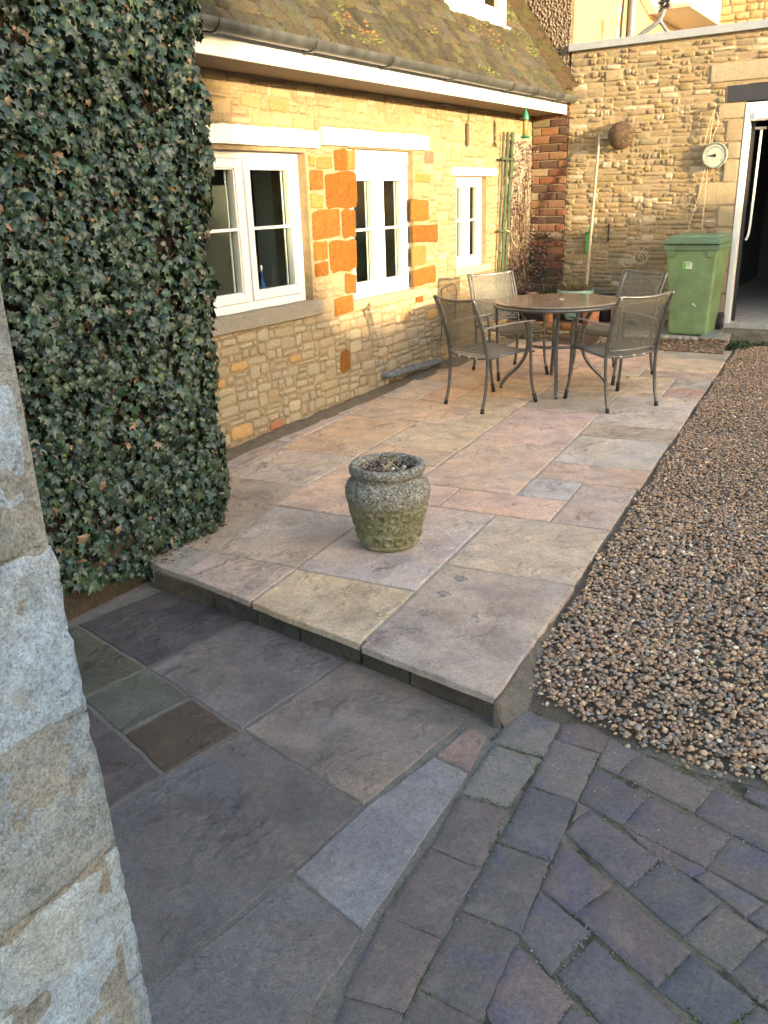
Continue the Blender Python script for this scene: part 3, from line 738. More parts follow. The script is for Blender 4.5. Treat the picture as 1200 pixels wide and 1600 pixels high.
# moss and crumbs in the block joints
V, F, Cc = [], [], []
ico = bmesh.new(); bmesh.ops.create_icosphere(ico, subdivisions=1, radius=1); IV = np.array([v.co[:] for v in ico.verts]); IF = np.array([[v.index for v in f.verts] for f in ico.faces]); ico.free()
ico = bmesh.new(); bmesh.ops.create_icosphere(ico, subdivisions=2, radius=1); IV2 = np.array([v.co[:] for v in ico.verts]); IF2 = np.array([[v.index for v in f.verts] for f in ico.faces]); ico.free()
k = 0
for poly in BLOCKS:
    for i in range(len(poly)):
        a, b = Vector(poly[i]), Vector(poly[(i + 1) % len(poly)])
        m = int((b - a).length / .0035)
        for q in range(m):
            p = a.lerp(b, rnd.random()); dn = noise.noise(Vector((p.x * 6, p.y * 6, 3)))
            if dn < -.02 or rnd.random() > .25 + dn * 1.5: continue
            s = rnd.uniform(.0014, .0042); 
            c = vary((.085, .10, .03) if noise.noise(Vector((p.x * 3, p.y * 3, 9))) > -.1 else (.17, .155, .13), .4)
            V.append(IV * np.array([s, s, s * rnd.uniform(.5, 1)]) * npr.uniform(.7, 1.3, (12, 1)) + np.array([p.x + rnd.gauss(0, .004), p.y + rnd.gauss(0, .004), -.1035 + rnd.uniform(0, .003)]))
            F.append(IF + k); k += 12; Cc.append(np.tile(c, (20, 1)))
o = arrays('joint_moss', np.concatenate(V), np.concatenate(F), 'pebble', blocks, np.concatenate(Cc), smooth=True); o['kind'] = 'stuff'

# ---- gravel
gb = [(-.90, 2.33), (-.757, 2.282), (-.536, 2.232), (-.344, 2.216), (-.173, 2.231), (1.6, 2.24), (4, 2.4), (4, 8.5), (-1.46, 8.5), (-1.38, 7.5), (-1.15, 4.6), (-.98, 2.9)]
rows = []
for j in range(40):
    yy = 2.24 + 6.26 * j / 39
    rows.append([(px(max(yy, 2.35)) - .03 + .005 * j * 0 if i == 0 else px(yy) + (i / 24) * 5, yy, zg(0, yy) - .012 + .008 * noise.noise(Vector((i * .7, yy * 3, 0)))) for i in range(25)])
struct(strip('gravel_bed', 'gravel_bed', None, rows))
sheet('edge_mortar', [(-.94, 2.325), (-.757, 2.272), (-.536, 2.222), (-.344, 2.206), (-.173, 2.222), (.8, 2.23), (.8, 2.30), (-.173, 2.29), (-.344, 2.275), (-.536, 2.295), (-.757, 2.345), (-.92, 2.40)], lambda x, y: -.100 + .003 * math.sin(x * 60) + .003 * math.sin(y * 90), 'haunch_mortar', blocks, thick=.03)
def edge_y(x):
    pts = [(-.95, 2.335), (-.757, 2.29), (-.536, 2.24), (-.344, 2.225), (-.173, 2.24), (2, 2.25)]
    for (a, b), (c, d) in zip(pts, pts[1:]):
        if x <= c: return b + (d - b) * max(0, (x - a)) / (c - a)
    return 2.25
GP = [(0.419, 0.268, 0.155), (0.332, 0.207, 0.131), (0.485, 0.329, 0.193), (0.267, 0.186, 0.136), (0.201, 0.166, 0.141), (0.572, 0.441, 0.296), (0.746, 0.626, 0.474), (0.386, 0.277, 0.202), (0.311, 0.258, 0.211), (0.463, 0.247, 0.146), (0.234, 0.217, 0.211), (0.364, 0.226, 0.146)]
pb = [npr.uniform(.72, 1.22, (len(IV2), 1)) for _ in range(8)]
def pebbles(n, y0, y1, IVx, IFx, smin, smax, seed, wdt):
    r = np.random.RandomState(seed); nv = len(IVx); nf = len(IFx)
    ys = y0 + (y1 - y0) * r.rand(n); xs = (-.801 - .0765 * ys) + .020 + .012 * np.sin(ys * 9) + r.rand(n) * wdt
    keep = np.array([ys[i] > edge_y(xs[i]) + r.uniform(-.03, .012) for i in range(n)]); 
    # thinner cover close to the slabs and the blocks
    dx = xs - (-.801 - .0765 * ys); dy = ys - np.array([edge_y(x) for x in xs])
    thin = (dx < .04) & (r.rand(n) > .6 + dx * 9) | ((dy < .05) & (r.rand(n) > .6 + dy * 8))
    keep &= ~thin
    xs, ys = xs[keep], ys[keep]; n = len(xs)
    s = smin + (smax - smin) * r.rand(n) ** 2.0
    ang = r.rand(n) * 6.283; tilt = r.normal(0, .45, n)
    sc = np.stack([s, s * r.uniform(.55, .95, n), s * r.uniform(.38, .7, n)], 1)
    ca, sa, ct, st_ = np.cos(ang), np.sin(ang), np.cos(tilt), np.sin(tilt)
    shp = np.stack([pb[k % 8][:nv] if nv == len(IV2) else npr.uniform(.78, 1.2, (nv, 1)) for k in range(8)])
    P = IVx[None] * shp[r.randint(0, 8, n)] * sc[:, None]
    x_, y_, z_ = P[..., 0], P[..., 1], P[..., 2]
    y2 = y_ * ct[:, None] - z_ * st_[:, None]; z2 = y_ * st_[:, None] + z_ * ct[:, None]
    X = x_ * ca[:, None] - y2 * sa[:, None]; Y = x_ * sa[:, None] + y2 * ca[:, None]
    zz = K * (ys - 2.2) - .008 - .097 * np.exp(-(ys - 2.2) / .32) + r.uniform(-.012, .010, n) * .9
    lump = np.array([noise.noise(Vector((a * 2.5, b * 2.5, 0))) for a, b in zip(xs, ys)]) * .014
    Vv = np.stack([X + xs[:, None], Y + ys[:, None], z2 + (zz + lump)[:, None]], -1).reshape(-1, 3)
    Fv = (IFx[None] + (np.arange(n) * nv)[:, None, None]).reshape(-1, 3)
    cc = np.array(GP)[r.choice(len(GP), n, p=np.array([3, 3, 2.4, 2.5, 2, 1.2, .45, 2.4, 2, .8, 1, 3]) / 23.75)] * r.uniform(.85, 1.45, (n, 1))
    return Vv, Fv, np.repeat(cc, nf, axis=0)
A1 = pebbles(17500, 2.2, 4.2, IV2, IF2, .0060, .0128, 1, 1.25)
A2 = pebbles(52000, 4.2, 8.3, IV, IF, .0052, .0112, 2, 1.35)
A3 = pebbles(16000, 2.2, 8.3, IV, IF, .007, .013, 3, 4.0)
V = np.concatenate([A1[0], A2[0], A3[0]]); F = np.concatenate([A1[1], A2[1] + len(A1[0]), A3[1] + len(A1[0]) + len(A2[0])]); Cc = np.concatenate([A1[2], A2[2], A3[2]])
o = arrays('gravel', V, F, 'pebble', None, Cc, smooth=True); tag(o, 'brown and cream pea gravel beside the paved patio', 'gravel', kind='stuff')
# stray pebbles and grit on the path edge
# ================================================================== COTTAGE (left): wall X = -3.6
XW = -3.6; Y0, Y1 = 2.6, 8.55
cot = thing('cottage', 'honey coloured stone cottage with white windows and a mossy stone slate roof', 'house', (XW, 5.5, 0))
W1 = (3.72, 4.80, .86, 1.80); W2 = (5.30, 6.19, .80, 1.84); W3 = (6.93, 7.52, .895, 1.66)
OPEN = [W1, W2, W3]
def wall_pieces(bm, y0, y1, z0, z1, holes, x0, x1):
    hs = sorted(holes); y = y0
    for (a, b, c, d) in hs:
        box(bm, x0, x1, y, a, z0, z1); box(bm, x0, x1, a, b, z0, c); box(bm, x0, x1, a, b, d, z1); y = b
    box(bm, x0, x1, y, y1, z0, z1)
bm = bmesh.new(); wall_pieces(bm, Y0, Y1 - .003, -.1, 2.34, OPEN, XW - .3, XW - .005)
obj('wall', bm, 'wall_mortar', cot)
wl_ = Wall((XW, 0, 0), (0, 1, 0), (1, 0, 0), cot, 'rubble', 'house_stone', 'house_stone_a', relief=.007)
CREAM = [(0.400, 0.336, 0.232), (0.368, 0.304, 0.200), (0.424, 0.376, 0.280), (0.336, 0.264, 0.160), (0.384, 0.328, 0.240)]
BUFF = [(0.322, 0.245, 0.140), (0.294, 0.224, 0.126), (0.350, 0.280, 0.175), (0.266, 0.196, 0.105), (0.315, 0.252, 0.168), (0.280, 0.231, 0.154)]
IRON = [(0.232, 0.093, 0.014), (0.213, 0.084, 0.011), (0.241, 0.107, 0.019)]
def pY(px_, py_, s=5.332, ox=480, oy=180):     # a point of the photograph carried onto the wall plane
    x, y = ox + px_ / s, oy + py_ / s
    d = (x - 600) / 1322 * rx - (y - 800) / 1322 * ux + wx; t = XW / d.x
    return t * d.y, 1.5 + t * d.z
iron_px = [(0, 60, 335, 430, 1), (75, 205, 345, 450, 1), (222, 325, 280, 460, 0), (332, 398, 285, 462, 1), (0, 130, 455, 628, 0), (145, 402, 475, 775, 0), (0, 132, 655, 778, 1), (12, 270, 790, 1032, 0), (284, 400, 785, 1018, 0),
           (0, 165, 1055, 1215, 0), (185, 406, 1040, 1300, 0), (55, 172, 1225, 1345, 0), (312, 405, 1320, 1488, 0), (225, 380, 1512, 1660, 0), (905, 1015, 490, 562, 1), (862, 1010, 700, 878, 0), (872, 1085, 905, 1060, 0), (872, 990, 1088, 1255, 1), (882, 1070, 1270, 1410, 0), (905, 965, 1485, 1560, 0)]
ex = []
for x0, x1, y0_, y1_, lt in iron_px:
    (ua, vb), (ub, _), (_, va) = pY(x0, (y0_)), pY(x1, y0_), pY((x0 + x1) / 2, y1_)
    _, vb = pY((x0 + x1) / 2, y0_)
    if ua < 4.83: ua = 4.83
    wd, h = ub - ua, vb - va
    if wd < .02 or h < .02: continue
    wl_.add((ua + ub) / 2, (va + vb) / 2, wd - .006, h - .006, vary(IRON[rnd.randrange(3)] if not lt else (.34, .19, .06), .08), rel=.008, vis=30, name='ironstone_block', kind='iron', mat='iron')
    ex.append((ua, ub, va, vb))
for (u, v, wd, h, c) in [(5.14, .38, .12, .16, IRON[0]), (6.03, .60, .10, .10, (.38, .25, .12)), (6.45, 1.80, .15, .09, (.42, .13, .09)), (4.30, .095, .14, .05, (.40, .17, .10)), (3.62, .20, .22, .085, (.45, .26, .10)), (3.66, .105, .21, .08, (.58, .52, .40)), (3.95, .13, .20, .09, (.52, .33, .14)),
                         (3.98, .545, .16, .055, (.47, .30, .13)), (3.78, .47, .13, .055, (.47, .28, .11)), (6.48, .56, .17, .075, (.46, .30, .12)), (4.55, .50, .12, .05, (.44, .28, .12)), (4.55, 2.06, .18, .07, (.33, .20, .09)), (4.28, 2.07, .16, .07, (.33, .22, .11))]:
    wl_.add(u, v, wd - .006, h - .006, c, rel=.009, vis=20); ex.append((u - wd / 2, u + wd / 2, v - h / 2, v + h / 2))
LINT = [(3.5, 4.93, 1.825, 1.932), (4.972, 6.415, 1.848, 1.957), (6.828, 7.672, 1.663, 1.73)]
SILL = [(3.5, 4.87, .765, .862), (5.26, 6.37, .735, .802), (6.90, 7.60, .835, .897)]
allx = [(a - .004, b + .004, c - .004, d + .004) for a, b, c, d in ex + OPEN + LINT + SILL]
def put(u, v, wd, h):
    lowp = v < .78 and u < 6.6
    c = rnd.choice(CREAM if (lowp or rnd.random() < .25) else BUFF)
    if rnd.random() < .05: c = (.34, .24, .13)
    mm = (.40, .335, .23) if lowp else (.335, .26, .155)
    wl_.add(u, v, wd, h, vary(tuple(.5 * a_ + .5 * b_ for a_, b_ in zip(c, mm)), .08), rot=rnd.gauss(0, .015), rel=rnd.uniform(.005, .012) , vis=(1.6 if u > 3.4 and v < 2.25 else .4) / (1 + .10 * (u - 3.5)), push=-.005 + rnd.uniform(-.003, .002))
courses(Y0 + .3, Y1 - .01, -.02, 2.22, (.035, .095), (.05, .22), allx, .014, put)
wl_.build('small_stones', 300)

# painted lintels and stone sills
for i, (a, b, c, d) in enumerate(LINT):
    bm = bmesh.new(); n = 22; ring = []
    for k in range(n + 1):
        y = a + (b - a) * k / n; q = []
        for (xx, zz) in ((XW - .28, c), (XW + .022, c + .004), (XW + .028, c + .02), (XW + .026, d - .012), (XW + .012, d), (XW - .28, d)):
            q.append(bm.verts.new((xx + (rnd.uniform(-.003, .003) if xx > XW else 0), y, zz + (rnd.uniform(-.004, .007) if zz > (c + d) / 2 else rnd.uniform(-.002, .002)))))
        ring.append(q)
    for A_, B_ in zip(ring, ring[1:]):
        for k in range(6): bm.faces.new((A_[k], A_[(k + 1) % 6], B_[(k + 1) % 6], B_[k]))
    bm.faces.new(ring[0][::-1]); bm.faces.new(ring[-1]); bmesh.ops.recalc_face_normals(bm, faces=bm.faces)
    obj('lintel', bm, 'white_paint', cot)
for i, (a, b, c, d) in enumerate(SILL):
    bm = bmesh.new(); box(bm, XW - .09, XW + (.035, .02, .012)[i], a, b, c, d, bev=.008)
    bmesh.ops.subdivide_edges(bm, edges=[e for e in bm.edges if e.calc_length() > .4], cuts=16)
    for v in bm.verts:
        v.co += Vector((noise.noise(v.co * 14) * .004, 0, noise.noise(v.co * 11 + Vector((5, 0, 0))) * .005))
    obj('sill', bm, 'house_stone', cot, color=((.30, .27, .22), (.40, .31, .20), (.46, .38, .27))[i])

# windows: frame > two casements with glazing bars and panes
def window(parent, y0, y1, z0, z1, xf, splits, head=0, bar=.52, name='window', dep=.07, fw=.042, sw=.052):
    """xf: x of the outer face of the frame"""
    bm = bmesh.new(); x0, x1 = xf - dep, xf
    zt = z1 - head
    box(bm, x0, x1, y0, y0 + fw, z0, z1, bev=.004); box(bm, x0, x1, y1 - fw, y1, z0, z1, bev=.004)
    box(bm, x0, x1 - .001, y0 + fw, y1 - fw, zt - fw, z1, bev=.004); box(bm, x0, x1 + .008, y0 + fw - .002, y1 - fw + .002, z0, z0 + fw * 1.25, bev=.004)
    if head: box(bm, x0, x1 + .012, y0 + .004, y1 - .004, zt + .008, z1 - .004, bev=.004)
    ys = [y0 + fw] + splits + [y1 - fw]
    for s in splits: box(bm, x0, x1 - .002, s - .014, s + .014, z0 + fw * 1.2, zt - fw, bev=.003)
    fr = obj(name, bm, 'upvc', parent)
    for i in range(len(ys) - 1):
        a = ys[i] + (.017 if i else .003); b = ys[i + 1] - (.017 if i < len(ys) - 2 else .003)
        c, d = z0 + fw * 1.25 + .003, zt - fw - .003
        bm = bmesh.new(); xa, xb = x0 + .01, x1 + .012
        for (p, q, r, s) in ((a, a + sw, c, d), (b - sw, b, c, d), (a + sw, b - sw, d - sw, d), (a + sw, b - sw, c, c + sw)):
            box(bm, xa, xb, p, q, r, s, bev=.005)
        zb = c + (d - c) * bar; box(bm, xa + .012, xb - .004, a + sw - .004, b - sw + .004, zb - .009, zb + .009, bev=.003)
        # inner bead
        for (p, q, r, s) in ((a + sw, a + sw + .008, c + sw, d - sw), (b - sw - .008, b - sw, c + sw, d - sw), (a + sw, b - sw, c + sw, c + sw + .008), (a + sw, b - sw, d - sw - .008, d - sw)):
            box(bm, xa + .014, xb - .010, p, q, r, s)
        ca = obj('casement', bm, 'upvc', fr)
        for (r, s) in ((c + sw, zb - .009), (zb + .009, d - sw)):
            obj('pane', B(xb - .034, xb - .028, a + sw + .001, b - sw - .001, r + .001, s - .001), 'glass', fr)
        if b - a < .30: continue
        # spacer bars seen behind the glass
        bm = bmesh.new(); box(bm, xb - .066, xb - .060, b - sw - .03, b - sw - .018, c + sw, d - sw); box(bm, xb - .066, xb - .060, a + sw + .004, a + sw + .010, c + sw, d - sw)
        obj('inner_bead', bm, 'upvc', fr)
    return fr
window(cot, W1[0], W1[1], W1[2], W1[3], XW - .07, [4.232])
window(cot, W2[0], W2[1], W2[2], W2[3], XW - .055, [5.745], head=.105)
window(cot, W3[0], W3[1], W3[2], W3[3], XW - .052, [7.20], fw=.034, sw=.040)
# rooms behind the windows
bm = bmesh.new()
for kk, (a, b, c, d) in enumerate(((3.2, 5.02, .3, 2.1), (5.06, 6.5, .3, 2.1), (6.7, 7.8, .3, 2.1))):
    if kk == 1: obj('room', bm, 'room', cot); bm = bmesh.new()
    x0, x1 = XW - (.62 if a < 4 else 1.7), XW - .302
    box(bm, x0, x1, a, b, c, c + .02); box(bm, x0, x1, a, b, d, d + .02); box(bm, x0 - .02, x0, a, b, c, d); box(bm, x0, x1, a - .02, a, c, d); box(bm, x0, x1, b, b + .02, c, d)
obj('room', bm, simple('dim_room', (.022, .021, .02), .9), cot)
bm = bmesh.new()
for (a, b, c, d) in OPEN: box(bm, XW - .34, XW - .13, a - .02, b + .02, c - .01, c + .012)
obj('window_board', bm, 'upvc', cot)
# things on the window boards
bt = thing('glass_bottle', 'slim blue glass bottle on the sill inside the large left window', 'bottle', (XW - .2, 4.50, .872))
obj('bottle', L([(.022, 0), (.030, .02), (.030, .10), (.012, .15), (.010, .19), (.013, .20)], (XW - .2, 4.50, .872), 12), 'blue', bt)
obj('stopper', L([(.010, .20), (.014, .215), (.010, .24), (0, .245)], (XW - .2, 4.50, .872), 8), 'alu', bt)
def house_plant(name, label, y, z, h, n, x=XW - .22, rad=.12):
    t = thing(name, label, 'plant', (x, y, z))
    obj('pot', L([(.035, 0), (.05, .07), (.054, .075), (.045, .07)], (x, y, z), 14), 'white_paint', t)
    for i in range(n):
        a = rnd.uniform(0, 6.28); l = h * rnd.uniform(.6, 1); o_ = rad * rnd.uniform(.4, 1.1)
        p = [Vector((x, y, z + .06)), Vector((x + math.cos(a) * o_ * .4, y + math.sin(a) * o_ * .4, z + .06 + l * .6)), Vector((x + math.cos(a) * o_, y + math.sin(a) * o_, z + .06 + l * .85))]
        bm = bmesh.new(); P = curve(p, 4); s = Vector((-math.sin(a), math.cos(a), .2)).normalized(); rows = []
        for k, q in enumerate(P):
            wv = .011 * math.sin(math.pi * (.15 + .85 * k / (len(P) - 1))) + .001; rows.append((bm.verts.new(q - s * wv), bm.verts.new(q + s * wv)))
        for u_, v_ in zip(rows, rows[1:]): bm.faces.new((u_[0], u_[1], v_[1], v_[0]))
        obj('leaf', bm, 'plant', t)
house_plant('spider_plant', 'leafy spider plant inside the second window of the cottage', 5.42, .83, .30, 16)
house_plant('herb_plant', 'dark bushy herb behind the large left window beside the ivy', 3.98, .872, .17, 22, rad=.10)
obj('inner_door', B(XW - .60, XW - .31, 4.96, 4.99, .9, 2.0), simple('pale_door', (.60, .62, .58), .7), cot)
# fascia, soffit, gutter
XF = XW + .35
for a, b in ((2.6, 5.70), (5.704, 7.86), (7.864, 8.545)):
    obj('fascia', B(XF - .018, XF, a, b, 2.205, 2.375, bev=.002), 'upvc', cot)
obj('soffit', B(XW - .004, XF - .019, 2.6, 8.543, 2.212, 2.224), simple('soffit_board', (.20, .15, .10), .8), cot)
obj('eaves_board', B(XF - .02, XF - .003, 8.5455, 8.549, 2.21, 2.30), 'upvc', cot)
bm = bmesh.new(); gx, gz, gr = XF + .062, 2.345, .050
rows = []
for k in range(13):
    a = math.pi + math.pi * k / 12; rows.append((gx + gr * math.cos(a), gz + gr * math.sin(a)))
rows = rows + [(rows[-1][0] + .0, rows[-1][1] + .006), (rows[-1][0] - .006, rows[-1][1] + .006)] + [(gx + (gr - .004) * math.cos(math.pi + math.pi * k / 12), gz + (gr - .004) * math.sin(math.pi + math.pi * k / 12)) for k in range(12, -1, -1)]
ya, yb = 2.6, 8.60
r1 = [bm.verts.new((x, ya, z)) for x, z in rows]; r2 = [bm.verts.new((x, yb, z)) for x, z in rows]
for k in range(len(rows)): bm.faces.new((r1[k], r2[k], r2[(k + 1) % len(rows)], r1[(k + 1) % len(rows)]))
bmesh.ops.recalc_face_normals(bm, faces=bm.faces)
gut = obj('gutter', bm, 'gutter', cot)
bm = bmesh.new(); lathe(bm, [(gr, 0), (gr * .8, .02), (0, .03)], seg=20); bmesh.ops.delete(bm, geom=[v for v in bm.verts if v.co.x < -1e-4], context='VERTS')
bm.free()
obj('end_cap', B(gx - gr, gx + gr - .002, 8.601, 8.607, 2.30, 2.353, bev=.01), 'gutter', gut)
for y in (3.55, 4.35, 5.17, 6.05, 7.05, 7.55, 8.15):
    bm = bmesh.new()
    for k in range(12):
        a0, a1 = math.pi + math.pi * k / 12, math.pi + math.pi * (k + 1) / 12
        q = [(gx + rr_ * math.cos(a), gz + rr_ * math.sin(a)) for a in (a0, a1) for rr_ in (gr + .001, gr + .007)]
        for yy in (y, y + .022):
            pass
        v = [bm.verts.new((q[i][0], yy, q[i][1])) for yy in (y, y + .024) for i in (0, 1, 3, 2)]
        bm.faces.new((v[1], v[5], v[6], v[2])); bm.faces.new(v[0:4]); bm.faces.new(v[4:8][::-1])
    box(bm, XF + .0005, XF + .012, y, y + .024, 2.300, 2.345)
    obj('gutter_bracket', bm, 'gutter', gut)

# roof: plane rising from the eave
ra = R(53.4); ex_, ez = XF + .035, 2.385
UV = Vector((-math.cos(ra), 0, math.sin(ra))); UN = Vector((math.sin(ra), 0, math.cos(ra)))
def rp(s, y, n=0): return Vector((ex_, y, ez)) + UV * s + UN * n
RL = 2.9
bm = bmesh.new()
q = [rp(0, 2.6, -.03), rp(0, 8.545, -.03), rp(RL, 8.545, -.03), rp(RL, 2.6, -.03)]; q2 = [p - UN * .08 for p in q]
v = [bm.verts.new(p) for p in q]; v2 = [bm.verts.new(p) for p in q2]
bm.faces.new(v); bm.faces.new(v2[::-1])
for i in range(4): bm.faces.new((v[i], v2[i], v2[(i + 1) % 4], v[(i + 1) % 4]))
bmesh.ops.recalc_face_normals(bm, faces=bm.faces)
roof = obj('roof', bm, 'dark_ground', cot)
rf = Wall(rp(0, 0), (0, 1, 0), UN, roof, 'slate', 'slate', 'slate_a', relief=.012, name='slate', Vv=UV)
SLT = [(0.066, 0.054, 0.038), (0.079, 0.066, 0.046), (0.057, 0.048, 0.037), (0.090, 0.070, 0.043), (0.050, 0.043, 0.031), (0.073, 0.066, 0.057)]
s = -.03; ci = 0
while s < RL:
    hh = .088 if s < 1.2 else .10
    y = 2.6 + rnd.uniform(0, .1)
    while y < 8.42:
        wd = rnd.uniform(.09, .17)
        if not (6.72 < y < 7.90 and s > .60):
            # each slate overlaps the course below: tilted a little off the slope
            rf.items.append((y + wd / 2, s + hh * .55 + rnd.uniform(-.008, .008), wd - .006, hh * 1.5, vary(rnd.choice(SLT), .2), rnd.gauss(0, .03), .016 + rnd.uniform(0, .010), wd * hh * (3 if s < .95 and y > 3.0 + s * 2.6 else .3), 'slate', -.004 + rnd.uniform(-.003, .004), 'slate', 'slate'))
        y += wd
    s += hh; ci += 1
rf.tilt = R(9)
rf.build('upper_slates', 300)
# moss cushions on the slates
V, F, Cc = [], [], []; k = 0
for i in range(5200):
    y = rnd.uniform(2.9, 8.5); s = rnd.uniform(0, 1.6)
    d = noise.noise(Vector((y * 1.7, s * 3.0, 2))) + .5 * noise.noise(Vector((y * 6, s * 8, 5))) + (.25 if y > 8.0 else 0) - (.15 if s > .5 else 0)
    if (6.72 < y < 7.9 and s > .58) or d < .16 + rnd.uniform(0, .15): continue
    r_ = rnd.uniform(.008, .024)
    g = noise.noise(Vector((y * 2, s * 3, 30)))
    c = vary((.085, .10, .02) if g > -.25 else (.12, .075, .025), .3)
    p = rp(s, y, .012)
    V.append(IV * np.array([r_, r_, r_ * .55]) * npr.uniform(.7, 1.3, (12, 1)) + np.array(p)); F.append(IF + k); k += 12; Cc.append(np.tile(c, (20, 1)))
o = arrays('roof_moss', np.concatenate(V), np.concatenate(F), 'bed_moss' if 'bed_moss' in MT else 'pebble', roof, np.concatenate(Cc), smooth=True); o['kind'] = 'stuff'
MT['verge'] = mortar_mat('verge_mortar', (.10, .07, .04), moss=.6, bd=.02)
# mortared verge against the rendered wall
rows = []
for i in range(60):
    s = RL * i / 59; nz = noise.noise(Vector((s * 7, 3, 0))) * .02
    rows.append([rp(s, 8.28 + nz, -.02), rp(s, 8.33 + nz, .035 + nz * .4), rp(s, 8.42, .055 + nz * .5), rp(s, 8.50, .085 + nz * .5), rp(s, 8.545, .10), rp(s, 8.549, -.02)])
strip('verge_mortar', 'verge', roof, rows)

# dormer window
dm = obj('dormer', B(XW - 1.6, XW - .05, 6.80, 6.83, 2.80, 4.0), 'grey_render', cot)
bm = bmesh.new(); box(bm, XW - 1.6, XW - .05, 7.83, 7.86, 2.80, 4.0); obj('cheek', bm, 'slate', dm, color=(.2, .17, .12))
bm = bmesh.new()
a, b, c = Vector((XW + .12, 6.70, 3.78)), Vector((XW + .12, 7.33, 4.35)), Vector((XW + .12, 7.96, 3.78)); d = Vector((-1.9, 0, 0))
for (p, q_) in ((a, b), (b, c)):
    n_ = Vector((0, -(q_ - p).z, (q_ - p).y)).normalized() * .05
    v = [bm.verts.new(x_) for x_ in (p, q_, q_ + n_, p + n_, p + d, q_ + d, q_ + n_ + d, p + n_ + d)]
    for f in ((0, 1, 2, 3), (7, 6, 5, 4), (0, 4, 5, 1), (3, 2, 6, 7), (0, 3, 7, 4), (1, 5, 6, 2)): bm.faces.new([v[i] for i in f])
bmesh.ops.recalc_face_normals(bm, faces=bm.faces); obj('dormer_roof', bm, 'slate', dm, color=(.2, .17, .12))
bm = bmesh.new(); v = [bm.verts.new(p) for p in (a + Vector((-.1, .06, 0)), c + Vector((-.1, -.06, 0)), b + Vector((-.1, 0, -.06)))]; bm.faces.new(v); obj('gable', bm, 'upvc', dm)
bm = bmesh.new(); box(bm, XW - .04, XW + .045, 6.76, 7.90, 2.865, 2.895, bev=.004); obj('dormer_sill', bm, 'upvc', dm)
fr = window(dm, 6.80, 7.86, 2.897, 3.80, XW + .012, [7.33], bar=.6, fw=.045)
obj('room', B(XW - 1.2, XW - .9, 6.83, 7.83, 2.8, 3.9), 'room', dm)
obj('curtain', B(XW - .22, XW - .21, 6.86, 7.15, 2.9, 3.8), simple('blue_blind', (.10, .17, .30), .8), dm)
bm = bmesh.new()
for k in range(6): tube(bm, [(XW - .16, 7.44 + k * .055, 2.93), (XW - .16, 7.40 + k * .055, 3.8)], .007, 6)
obj('blind_slats', bm, 'upvc', dm)
obj('lead_flashing', B(XW - .5, XW + .03, 7.90, 8.02, 2.80, 2.83), 'pipe', dm)
obj('step_slab', B(XW - .1, XW + .02, 7.88, 8.06, 2.72, 2.74, bev=.004), 'house_stone', dm, color=(.5, .45, .35))
# small iron strap and wires on the wall
stp = obj('iron_strap', B(XW + .004, XW + .022, 7.085, 7.125, 1.90, 2.08, bev=.006), 'stem', cot)
obj('strap_wire', T([(XW + .012, 7.105, 2.08), (XW + .02, 7.12, 2.14), (XW + .01, 7.125, 2.20)], .004, 6), 'stem', cot)
obj('hook', T([(XW + .01, 5.77, 2.20), (XW + .03, 5.775, 2.16), (XW + .04, 5.80, 2.15)], .004, 6), 'stem', cot)
obj('wall_cable', T(curve([(XW + .012, 6.62, .75), (XW + .016, 6.61, .58), (XW + .02, 6.60, .40), (XW + .03, 6.56, .33), (XW + .02, 6.50, .30)], 5), .004, 6), 'stem', cot)
obj('wall_cable', T(curve([(XW + .012, 6.62, .75), (XW + .016, 6.72, .77), (XW + .02, 6.86, .765), (XW + .02, 6.87, .62), (XW + .02, 6.84, .45)], 5), .004, 6), 'stem', cot)
# waste pipe along the foot of the wall
pg = Vector((XW + .06, 5.69, .185)); ph = Vector((XW + .075, 6.45, .165))
wp = obj('waste_pipe', T([pg, ph], .022, 14), 'pipe', cot)
for t_ in (0.04, .42, .93):
    p = pg.lerp(ph, t_); q_ = pg.lerp(ph, t_ + .07); obj('coupling', T([p, q_], .029, 14), 'pipe', wp)
obj('elbow', T(curve([pg + Vector((0, .02, 0)), pg + Vector((-.01, -.03, .0)), pg + Vector((-.05, -.045, .0)), pg + Vector((-.09, -.045, 0))], 4), .026, 12), 'pipe', wp)

# ================================================================== RENDERED NEIGHBOUR with brick quoin (wall at Y = 8.55)
YB = 8.55; XQ = -3.225
nb = thing('rendered_house', 'tall house with a pebbledashed gable and an ochre rendered side above the garage', 'house', (-4.5, 9.5, 0))
obj('pebbledash_wall', B(-7.5, XQ - .022, YB + .004, YB + 5, 2.2, 6.5), 'pebbledash', nb)
obj('ochre_wall', B(XQ - .02, XQ, YB + .03, YB + 5, 2.2, 6.5), 'render', nb)
obj('base_wall', B(-3.8, XQ - .002, YB + .008, YB + .3, -.1, 2.2), 'grey_mortar', nb)
bw = Wall((0, YB, 0), (1, 0, 0), (0, -1, 0), nb, 'brick', 'brick', 'house_stone_a', relief=.012, name='brick')
BRK = [(.22, .095, .055), (.25, .12, .07), (.18, .085, .055), (.13, .07, .052), (.26, .15, .09), (.11, .07, .055)]
z = .02; row = 0
while z < 2.60:
    L_ = .185; x = XQ - .004 - (0 if row % 2 else 0)
    first = L_ * (.5 if row % 2 else 1)
    x1 = XQ - .003; w_ = first
    while x1 > -3.60:
        if z < 2.2 or x1 > -3.42:
            col = rnd.choice(BRK); 
            if z < .9: col = rnd.choice(BRK[2:] + [(.12, .09, .07)])
            if rnd.random() < .12: col = (.30, .24, .16)
            wd_ = min(w_, x1 + 3.60)
            if wd_ > .03: bw.add(x1 - wd_ / 2, z + .034, wd_ - .009, .062, vary(col, .18), rot=rnd.gauss(0, .01), rel=.012 + rnd.uniform(-.004, .003))
        x1 -= w_; w_ = L_
    z += .0745; row += 1
